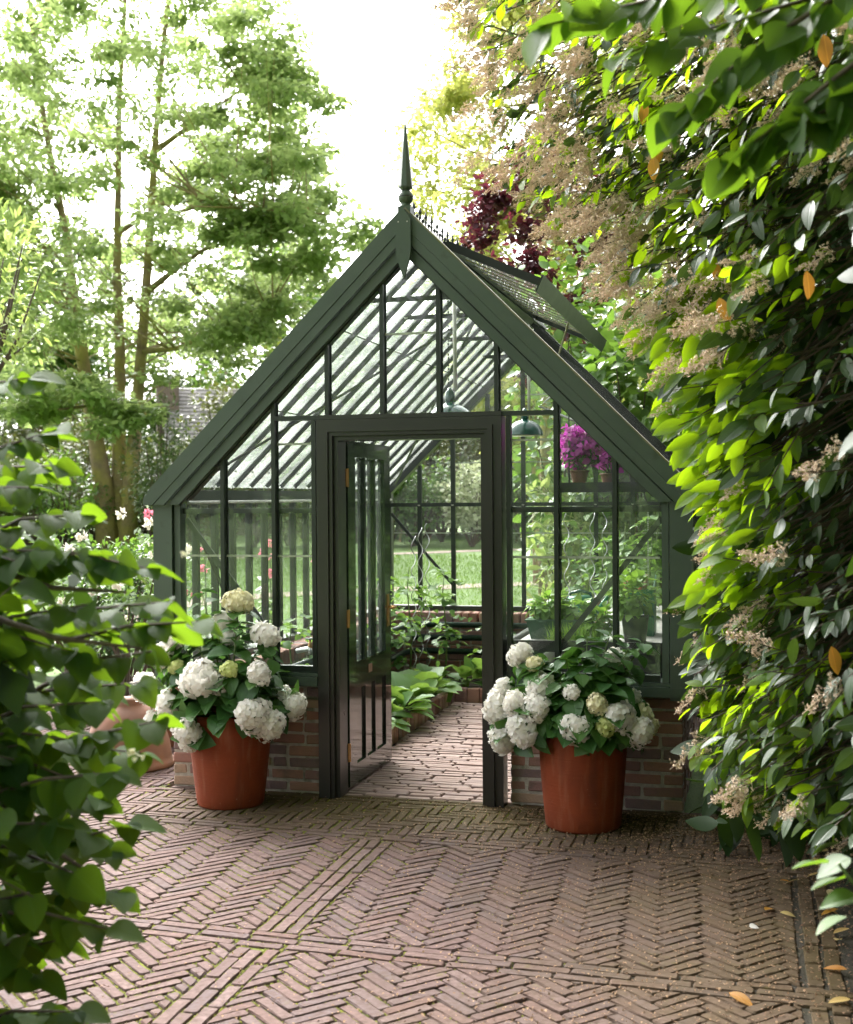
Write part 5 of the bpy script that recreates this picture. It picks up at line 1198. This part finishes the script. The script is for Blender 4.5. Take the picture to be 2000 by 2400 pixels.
P = np.concatenate([P, np.stack([rng.uniform(-5, 7.5, 4000), rng.uniform(-13, -9.2, 4000), rng.uniform(.5, 5.2, 4000)], 1)]); nO = len(P)  # leaf wall added behind the camera to darken the near foliage
link('crown', scatter('crown', T_DIA, P, rdir(nO), UP + rdir(nO) * .6, rng.uniform(.22, .38, nO)), 'lf_over', ov)['kind'] = 'stuff'
lo_ = thing('low_plant', at(1715, 1830, 2.7), 'blurred low leafy shoot at the right border edge', 'plant')
P = np.array([at(1700, 1770, 2.7), at(1735, 1800, 2.7), at(1760, 1840, 2.7), at(1745, 1760, 2.75), at(1740, 1880, 2.7)]); m = len(P)
ob('stem', MB().tube([tuple(at(1830, 1990, 2.75)), tuple(at(1780, 1850, 2.7)), tuple(at(1720, 1770, 2.7))], .004, 5), 'greenstem', lo_)
leaf_objs('leaf', 'over', T_OVATE, 'lf_over', lo_, P, -rgt + rdir(m) * .4 - UP * .2, UP + rdir(m) * .4, np.full(m, .085))

# ------------------------------------------------------------------ dark shrub in the left foreground
LB = [(-250, 700), (0, 745), (35, 790), (80, 880), (105, 950), (112, 1010), (155, 1050), (190, 1100), (212, 1160), (300, 1165), (330, 1190), (405, 1285), (320, 1325), (305, 1400), (330, 1480), (300, 1550), (240, 1590), (160, 1600), (210, 1630), (275, 1690), (235, 1745), (255, 1830), (235, 1910), (115, 1925), (130, 2000), (165, 2085), (150, 2300), (-250, 2300)]
ls = thing('lacecap_shrub', (-.2, -4.3, 0), 'dark broad leaved lacecap shrub filling the left foreground', 'shrub')
CORE = [(min(x - 150, 70) if x > -200 else x, y + 60) for x, y in LB]
nS = 250; xs = rng.uniform(-240, 120, nS * 6); ys = rng.uniform(760, 2280, nS * 6); k = in_poly(CORE, xs, ys); xs, ys = xs[k][:nS], ys[k][:nS]
P, T, N, S = [], [], [], []; tw = MB()
for i, (x, y) in enumerate(zip(xs, ys)):
    p = at(x, y, 2.75 + rnd.random() ** 1.3 * 1.1 + .2 * math.sin(y * .01))
    d = rgt * rnd.uniform(.3, 1.0) + UP * rnd.uniform(-.5, .5) - fwd * rnd.uniform(-.3, .5); d /= np.linalg.norm(d); sd_ = np.cross(d, UP); sd_ /= np.linalg.norm(sd_)
    ln = rnd.uniform(.16, .30); base = p - d * ln; tw.tube([tuple(base - d * .12 - UP * .05), tuple(base), tuple(p)], [.005, .0035, .002], 4)
    for j in range(4):
        u = (j + .8) / 4; q = base + (p - base) * u; sg = 1 if j % 2 else -1
        P.append(q); T.append(d * .7 + sd_ * sg * rnd.uniform(.2, .9) - UP * rnd.uniform(.15, .8)); N.append(UP * rnd.uniform(.4, 1) + rng.normal(0, .4, 3)); S.append(rnd.uniform(.062, .105))
# arching branches that reach out of it, leaves in pairs
TIPS = [(60, 775), (105, 885), (112, 955), (165, 1055), (205, 1140), (300, 1165), (405, 1275), (330, 1235), (318, 1335), (285, 1400), (318, 1480), (290, 1545), (235, 1585), (150, 1600), (205, 1640), (262, 1690), (225, 1745), (240, 1830), (220, 1905), (112, 1930), (155, 2075), (180, 1240), (150, 1340), (200, 1440), (160, 1520), (120, 1690), (150, 1790), (110, 1860), (70, 2000), (90, 1130), (60, 1000)]
for (x, y) in TIPS:
    dp = 2.72 + rnd.uniform(0, .35); b_ = at(x, y, dp); a_ = at(x - rnd.uniform(230, 300), y + rnd.uniform(-30, 110), dp + rnd.uniform(.1, .4)); m_ = (a_ + b_) / 2 + UP * rnd.uniform(.0, .05)
    tw.tube([tuple(a_), tuple(m_), tuple(b_)], [.0065, .0045, .002], 6)
    for u in np.linspace(.22, 1.0, 9):
        q = (1 - u) ** 2 * a_ + 2 * u * (1 - u) * m_ + u * u * b_; d = (b_ - a_) / np.linalg.norm(b_ - a_); sd_ = np.cross(d, UP); sd_ /= np.linalg.norm(sd_)
        for sg in (-1, 1):
            if rnd.random() < .15: continue
            P.append(q); T.append(d * rnd.uniform(.4, .9) + sd_ * sg * rnd.uniform(.2, .9) - UP * rnd.uniform(.1, .7)); N.append(UP * rnd.uniform(.5, 1) - fwd * rnd.uniform(-.2, .5) + rng.normal(0, .3, 3)); S.append(rnd.uniform(.06, .098))
split_leaves(ls, 'left', T_HEART, 'lf_left', P, T, N, S, 300)
ob('twig', tw, 'twig', ls)
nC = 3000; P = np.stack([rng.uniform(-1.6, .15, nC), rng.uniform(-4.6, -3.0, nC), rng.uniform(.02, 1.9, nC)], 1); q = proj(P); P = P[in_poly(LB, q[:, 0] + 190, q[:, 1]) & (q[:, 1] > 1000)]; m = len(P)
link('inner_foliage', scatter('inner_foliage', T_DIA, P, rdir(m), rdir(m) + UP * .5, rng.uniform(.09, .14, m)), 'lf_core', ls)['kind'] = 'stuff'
for i, (pa, pb_) in enumerate((((-60, 1250, 2.9), (290, 1330, 2.75)), ((-40, 1160, 2.9), (260, 1215, 2.8)), ((-60, 1600, 2.9), (200, 1800, 2.8)))):
    a, b = at(*pa), at(*pb_); ob('stem', MB().tube([tuple(a), tuple((a + b) / 2 - UP * .02), tuple(b)], [.009, .007, .003], 6), 'twig', ls, True)
for (px, py) in ((265, 1545), (288, 1552), (272, 1538), (380, 1130)):
    c = at(px, py, 2.7); q = rdir(5); link('flower', scatter('flower', T_HEART, np.tile(c, (4, 1)) + rng.normal(0, .004, (4, 3)), rdir(4) + rgt * .2, UP + rdir(4) * .3 - fwd * .3, np.full(4, .014)), 'petal_c', ls)

# ------------------------------------------------------------------ background: trees, shrubs, house
def tree_crown(t, n_cl, cen, prof, zlo, zhi, leaf, per, tpl, mat, cr_, flat, stems, inner=.25, bsz=.035, clear=None):
    """clumps of leaves inside an envelope radius prof(z), each joined to the nearest stem by a branch"""
    P, D = [], []; br = MB(); sp = [np.array(st[i], float) * (1 - u) + np.array(st[i + 1], float) * u for st in stems for i in range(len(st) - 1) for u in np.linspace(0, 1, 7)]
    for k in range(n_cl):
        z = rnd.uniform(zlo, zhi); rmax = prof(z); rr = rmax * math.sqrt(rnd.uniform(inner, 1.0)); a = rnd.uniform(0, 6.28)
        c = np.array([cen[0] + rr * math.cos(a), cen[1] + rr * math.sin(a), z])
        if clear is not None:
            pc = proj(c)
            if clear[0] < pc[0] < clear[1] and clear[2] < pc[1] < clear[3]: continue
        rad = cr_ * rnd.uniform(.65, 1.35); m = int(per * rnd.uniform(.6, 1.4))
        p, d = clump(m, c, (rad, rad, rad * flat), 1, .25); p[:, 2] -= .18 * ((p[:, :2] - c[:2]) ** 2).sum(1) / rad; P.append(p); D.append(d)
        s_ = min(sp, key=lambda q: np.linalg.norm(q - c + [0, 0, rr * .45]) + rnd.random() * .8); mid = s_ * .45 + c * .55 + [0, 0, -.06 * rr]
        if rnd.random() < .55: br.tube([tuple(s_), tuple(mid), tuple(c)], [bsz * (.8 + rr * .10), bsz * .6, bsz * .25], 5)
    P = np.concatenate(P); D = np.concatenate(D); m = len(P)
    ob('branch', br, 'bark', t)
    o = link('crown', scatter('crown', tpl, P, D * .5 + rdir(m) * [1, 1, .5] - UP * .25, UP + rdir(m) * .55, leaf * rng.uniform(.7, 1.3, m)), mat, t); o['kind'] = 'stuff'
MD = 44.0
mt = thing('maple_tree', at(248, 1110, MD) * [1, 1, 0], 'large multi stemmed maple with airy light green foliage left of the greenhouse', 'tree')
def stem(pts, r0, r1):
    q = [at(x, y, MD + dz) for x, y, dz in pts]
    if r0 > .3: q[0][2] = -.3
    rr = r1 + (r0 - r1) * (1 - np.linspace(0, 1, len(q))) ** 1.9; ob('trunk', MB().tube([tuple(v) for v in q], list(rr), 10), 'bark', mt, True); return q
stems = [stem([(222, 1110, 0), (212, 1000, 0), (200, 920, 0), (170, 740, .3), (150, 600, .5), (135, 480, .6), (105, 330, .4), (80, 180, .2), (60, 0, 0), (50, -120, 0)], .42, .07),
         stem([(243, 1110, .3), (246, 1000, .3), (244, 900, .3), (246, 720, .2), (240, 560, .2), (243, 350, .1), (245, 200, 0), (255, 40, 0), (262, -150, 0)], .36, .07),
         stem([(262, 1110, 0), (266, 1010, 0), (276, 900, 0), (290, 720, -.3), (305, 520, -.4), (318, 300, -.5), (330, 150, -.5), (345, 0, -.6), (352, -140, -.6)], .36, .07),
         stem([(300, 600, -.35), (350, 560, -1), (420, 510, -1.6), (520, 480, -2.2), (620, 470, -2.6)], .13, .03), stem([(318, 310, -.5), (400, 250, -1.0), (500, 180, -1.4), (600, 150, -1.6)], .11, .03),
         stem([(290, 720, -.3), (360, 715, -1.2), (470, 670, -2.0), (560, 620, -2.5)], .13, .03), stem([(160, 640, .5), (100, 520, 1.0), (20, 420, 1.5), (-60, 380, 2)], .13, .03), stem([(240, 480, .2), (330, 420, 1.6), (470, 350, 3), (600, 330, 4)], .10, .03), stem([(305, 450, -.4), (420, 420, -2.5), (540, 430, -4), (680, 440, -5)], .09, .02)]
MZ = [5.0, 5.7, 6.7, 7.9, 9.4, 10.4, 11.8, 13.1, 15.4, 17.0, 18.8, 21.3]; MR = [3.0, 4.2, 5.5, 6.7, 7.4, 8.3, 8.3, 7.1, 7.7, 6.9, 5.5, 4.0]
mc = at(255, 1022, MD)
tree_crown(mt, 430, mc, lambda z: float(np.interp(z, MZ, MR)), 6.5, 21.2, .185, 165, T_STAR, 'lf_maple', 1.05, .40, stems, .10, .026, (325, 620, 715, 1000))
P, D = [], []
for st_ in stems[3:]:
    for k in range(16):
        u = rnd.uniform(.35, 1.12) * (len(st_) - 1); i = min(int(u), len(st_) - 2); q = st_[i] + (st_[i + 1] - st_[i]) * (u - i)
        p, d = clump(150, q + rng.normal(0, .75, 3) + [0, 0, .2], (1.1, 1.1, .40), 1, .2); P.append(p); D.append(d)
for k in range(20):
    c = at(rnd.uniform(30, 300), rnd.uniform(775, 880), MD - rnd.uniform(3, 6)); p, d = clump(170, c, (1.0, 1.0, .38), 1, .25); P.append(p); D.append(d)
P = np.concatenate(P); D = np.concatenate(D); m = len(P)
link('low_spray', scatter('low_spray', T_STAR, P, D * .5 + rdir(m) * [1, 1, .5] - UP * .25, UP + rdir(m) * .55, .25 * rng.uniform(.7, 1.3, m)), 'lf_maple', mt)['kind'] = 'stuff'
ob('branch', MB().tube([tuple(stems[1][2]), tuple(at(200, 830, MD - 3)), tuple(at(120, 840, MD - 5))], [.12, .07, .03], 6).tube([tuple(stems[2][2]), tuple(at(280, 830, MD - 3)), tuple(at(300, 850, MD - 5))], [.10, .06, .03], 6), 'bark', mt)

def bigtree(name, px, d, ztop, rad, zlo, lab, mat, leaf=.3, ncl=60, per=110, tpl=T_DIA, clr=1.3, flat=.6, group=None, trunk=.22):
    c = at(px, 1022, d); t = thing(name, (c[0], c[1], 0), lab, 'tree', group); zm = (ztop + zlo) / 2; hz = (ztop - zlo) / 2
    pts = [(c[0], c[1], -.2), (c[0] + rnd.gauss(0, .1), c[1], zlo), (c[0] + rnd.gauss(0, .3), c[1], zm), (c[0] + rnd.gauss(0, .3), c[1], ztop - hz * .25)]
    ob('trunk', MB().tube(pts, [trunk, trunk * .8, trunk * .5, trunk * .15], 8), 'bark', t, True)
    st = [[pts[1], tuple((np.array(pts[1]) + pts[2]) / 2), pts[2], tuple((np.array(pts[2]) + pts[3]) / 2), pts[3]]]
    tree_crown(t, ncl, c, lambda z: rad * math.sqrt(max(.08, 1 - ((z - zm) / hz) ** 2)), zlo, ztop, leaf, per, tpl, mat, clr, flat, st, .25, .03)
bigtree('lime_tree', 1115, 25, 12.4, 2.7, 2.6, 'pale yellow blossoming lime tree rising behind the greenhouse ridge', 'lf_lime', .125, 210, 230, T_DIA, .60, .6)
bigtree('plum_tree', 1112, 15.5, 5.85, .95, 3.2, 'dark red leaved plum tree behind the roof vent', 'lf_plum', .085, 70, 80, T_OVATE, .27, .7, trunk=.07)
BT = 'woodland trees behind the lawn'
for (px, d, zt, rad, lab, mat) in ((-60, 62, 15, 5.0, 'broad mid green tree in the wood behind the maple', 'lf_mid'), (95, 66, 13, 4.5, 'broad mid green tree in the wood behind the maple', 'lf_mid'), (215, 70, 16, 5.0, 'dark green tree in the wood behind the maple trunks', 'lf_yew'),
                                   (560, 66, 15.0, 5.0, 'bright green tree beyond the house roof', 'lf_mid'), (690, 62, 11.5, 4.5, 'bright green tree beyond the house roof', 'lf_mid'), (430, 80, 15.5, 5.5, 'dark green tree directly behind the house chimney', 'lf_yew'),
                                   (800, 58, 9.0, 4.0, 'leafy tree seen through the greenhouse roof glass', 'lf_mid'), (930, 58, 9.0, 4.0, 'leafy tree seen through the greenhouse roof glass', 'lf_mid'), (1060, 60, 9.5, 4.2, 'leafy tree seen through the greenhouse roof glass', 'lf_mid'), (1250, 50, 10, 4.5, 'mid green tree behind the lime tree', 'lf_mid')):
    bigtree('woodland_tree', px, d, zt, rad, .8, lab, mat, .42, 60, 100, T_DIA, 1.5, .65, BT)
SG = 'shrubs edging the far side of the lawn'
far = [(-40, 45, 2.2, 2.2, 'lf_rhodo'), (60, 46, 2.0, 2.0, 'lf_rhodo'), (130, 44, 1.8, 1.9, 'lf_mid'), (190, 48, 2.2, 2.4, 'lf_rhodo'), (330, 41, 1.3, 2.6, 'lf_yew'), (305, 47, 2.0, 2.2, 'lf_rhodo'), (385, 43, 1.9, 1.9, 'lf_rhodo'), (395, 50, 1.6, 2.0, 'lf_yew'), (450, 45, 1.9, 2.0, 'lf_rhodo'),
       (520, 44, 2.0, 2.0, 'lf_mid'), (590, 45, 2.0, 2.2, 'lf_rhodo'), (665, 45, 2.1, 2.4, 'lf_rhodo'), (735, 46, 2.0, 2.4, 'lf_mid'), (800, 45, 1.9, 2.2, 'lf_rhodo'), (850, 44, 1.4, 1.7, 'lf_mid'), (905, 47, 2.1, 3.2, 'lf_rhodo'), (968, 43, 1.2, 1.5, 'lf_varieg'), (1000, 48, 2.2, 3.4, 'lf_rhodo'), (1080, 45, 2.1, 2.6, 'lf_rhodo'), (1150, 44, 2.0, 2.2, 'lf_mid'), (1230, 44, 2.2, 2.6, 'lf_rhodo'), (1310, 43, 2.2, 2.6, 'lf_mid')]
LABS = {'lf_rhodo': 'bronze tinged rhododendron across the lawn', 'lf_yew': 'feathery dark green conifer near the maple trunks', 'lf_mid': 'fresh green rounded shrub across the lawn', 'lf_varieg': 'cream variegated shrub across the lawn seen through the open door'}
def zone(px, mat):
    if mat in ('lf_yew', 'lf_varieg'): return ''
    return ' behind the maple trunks' if px < 320 else ' below the house roof' if px < 480 else ' seen through the panes left of the door' if px < 760 else ' seen through the open doorway' if px < 1020 else ' seen through the panes right of the door'
for (px, d, rad, hz, mat) in far:
    c = at(px, 1022, d); shrub({'lf_rhodo': 'rhododendron', 'lf_yew': 'conifer', 'lf_mid': 'lawn_shrub', 'lf_varieg': 'variegated_shrub'}[mat], (c[0], c[1], hz * .92), (rad, rad, hz), 2600, mat, LABS[mat] + zone(px, mat), sz=.17 if mat != 'lf_yew' else .22, tpl=T_NEEDLE if mat == 'lf_yew' else T_DIA, clumps=34, group=SG, sr=.05, shell=.5)
for (px, d, rad, hz) in ((620, 53, 3.0, 4.6), (760, 53, 3.0, 4.2), (880, 53, 3.0, 4.8), (985, 54, 3.0, 5.0), (1090, 53, 3.0, 4.8), (1200, 51, 3.0, 4.5), (480, 54, 2.6, 3.6), (20, 55, 3.0, 4.0), (130, 55, 3.0, 4.2)):
    c = at(px, 1022, d); shrub('tall_hedge_shrub', (c[0], c[1], hz * .95), (rad, rad, hz), 3200, 'lf_rhodo', 'tall brownish green screen shrub behind the rhododendrons', sz=.22, clumps=40, group='tall screen shrubs', sr=.06)
# shrubs just behind the back gable
c = at(1335, 820, 12.4); shrub('broadleaf_shrub', (c[0], c[1], 2.1), (.95, .8, 1.9), 1500, 'lf_mid', 'dark green broad leaved shrub behind the right roof slope', tpl=T_OVATE, sz=.14, clumps=40, droop=.3)
c = at(1180, 700, 13.5); shrub('broadleaf_shrub', (c[0], c[1], 2.3), (.9, .7, 2.2), 1500, 'lf_mid', 'fresh green shrub behind the roof vent below the plum', tpl=T_OVATE, sz=.12, clumps=40, droop=.3)
c = at(1215, 1100, 12.8); shrub('pale_rhododendron', (c[0], c[1], 1.05), (.75, .6, 1.0), 1300, 'lf_pale', 'pale yellow green shrub outside the back glass behind the bench', tpl=T_LONG, sz=.16, clumps=30)
c = at(1420, 900, 12.2); shrub('broadleaf_shrub', (c[0], c[1], 2.0), (.9, .8, 2.0), 1500, 'lf_mid', 'dark green shrub behind the lower right roof corner', tpl=T_OVATE, sz=.13, clumps=40, droop=.3)
c = at(-30, 600, 14); shrub('pale_leaved_tree', (c[0], c[1], 3.9), (.75, .7, 1.1), 800, 'lf_pale', 'pale leaved small tree at the left edge in front of the maple', 'tree', tpl=T_LONG, sz=.12, clumps=36, stems=20, sr=.03)
# house behind
hd = 58.0; hk = hd * KD / F
hp0 = at(440, 860, hd)
hs_ = thing('house', (hp0[0], hp0[1], 0), 'house with grey tiled roof and brick chimney glimpsed behind the conifer', 'house')
ex_ = np.array([rgt[0], rgt[1], 0]); ex_ /= np.linalg.norm(ex_); ey_ = np.array([-ex_[1], ex_[0], 0])
HM = Matrix(((ex_[0], ey_[0], 0, hp0[0]), (ex_[1], ey_[1], 0, hp0[1]), (0, 0, 1, 0), (0, 0, 0, 1))) @ Matrix.Rotation(R(14), 4, 'Z')
zr = float(at(440, 785, hd)[2]); ze = float(at(440, 930, hd)[2])
def hob(name, mb, mat, parent): 
    mb.v = [tuple(HM @ Vector(v)) for v in mb.v]; return ob(name, mb, mat, parent)
hob('wall', MB().box((-1.6, .15, -.2), (7.4, 5.0, ze + .1)), 'chimney', hs_)
rf = hob('roof', MB().add([(-2, 0, ze - .12), (8, 0, ze - .12), (8, 2.6, zr - .12), (-2, 2.6, zr - .12), (8, 5.2, ze - .12), (-2, 5.2, ze - .12)], [(0, 1, 2, 3), (3, 2, 4, 5), (0, 3, 5), (1, 4, 2), (0, 5, 4, 1)]), 'slate', hs_)
rows = 18
tm = MB()
for r_ in range(rows):
    x = -2 - rnd.uniform(0, .3); u0, u1 = r_ / rows, (r_ + 1.25) / rows
    while x < 8:
        ln = .32; h = rnd.uniform(.0, .03)
        a = (x + .01, 2.6 * u0, ze + (zr - ze) * u0 + .06 + h); b = (min(8, x + ln), 2.6 * u0, a[2]); c = (b[0], 2.6 * min(1, u1), ze + (zr - ze) * min(1, u1) - .02); d = (a[0], c[1], c[2])
        tm.add([a, b, c, d, (a[0], a[1], a[2] - .05), (b[0], b[1], b[2] - .05)], [(0, 1, 2, 3), (4, 5, 1, 0)]); x += ln + .01
o = hob('roof_tiles', tm, 'slate', rf); o['kind'] = 'stuff'
cz = float(at(350, 770, hd)[2]); cxl = (350 - 440) * hk
chm = hob('chimney', MB().box((cxl - .50, 1.6, ze), (cxl + .50, 2.6, cz - .12)), 'chimney', rf)
hob('cap', MB().box((cxl - .56, 1.54, cz - .119), (cxl + .56, 2.66, cz)), 'chimney', hs_)
print('objects', len(bpy.data.objects), 'faces', sum(len(m.polygons) for m in bpy.data.meshes))
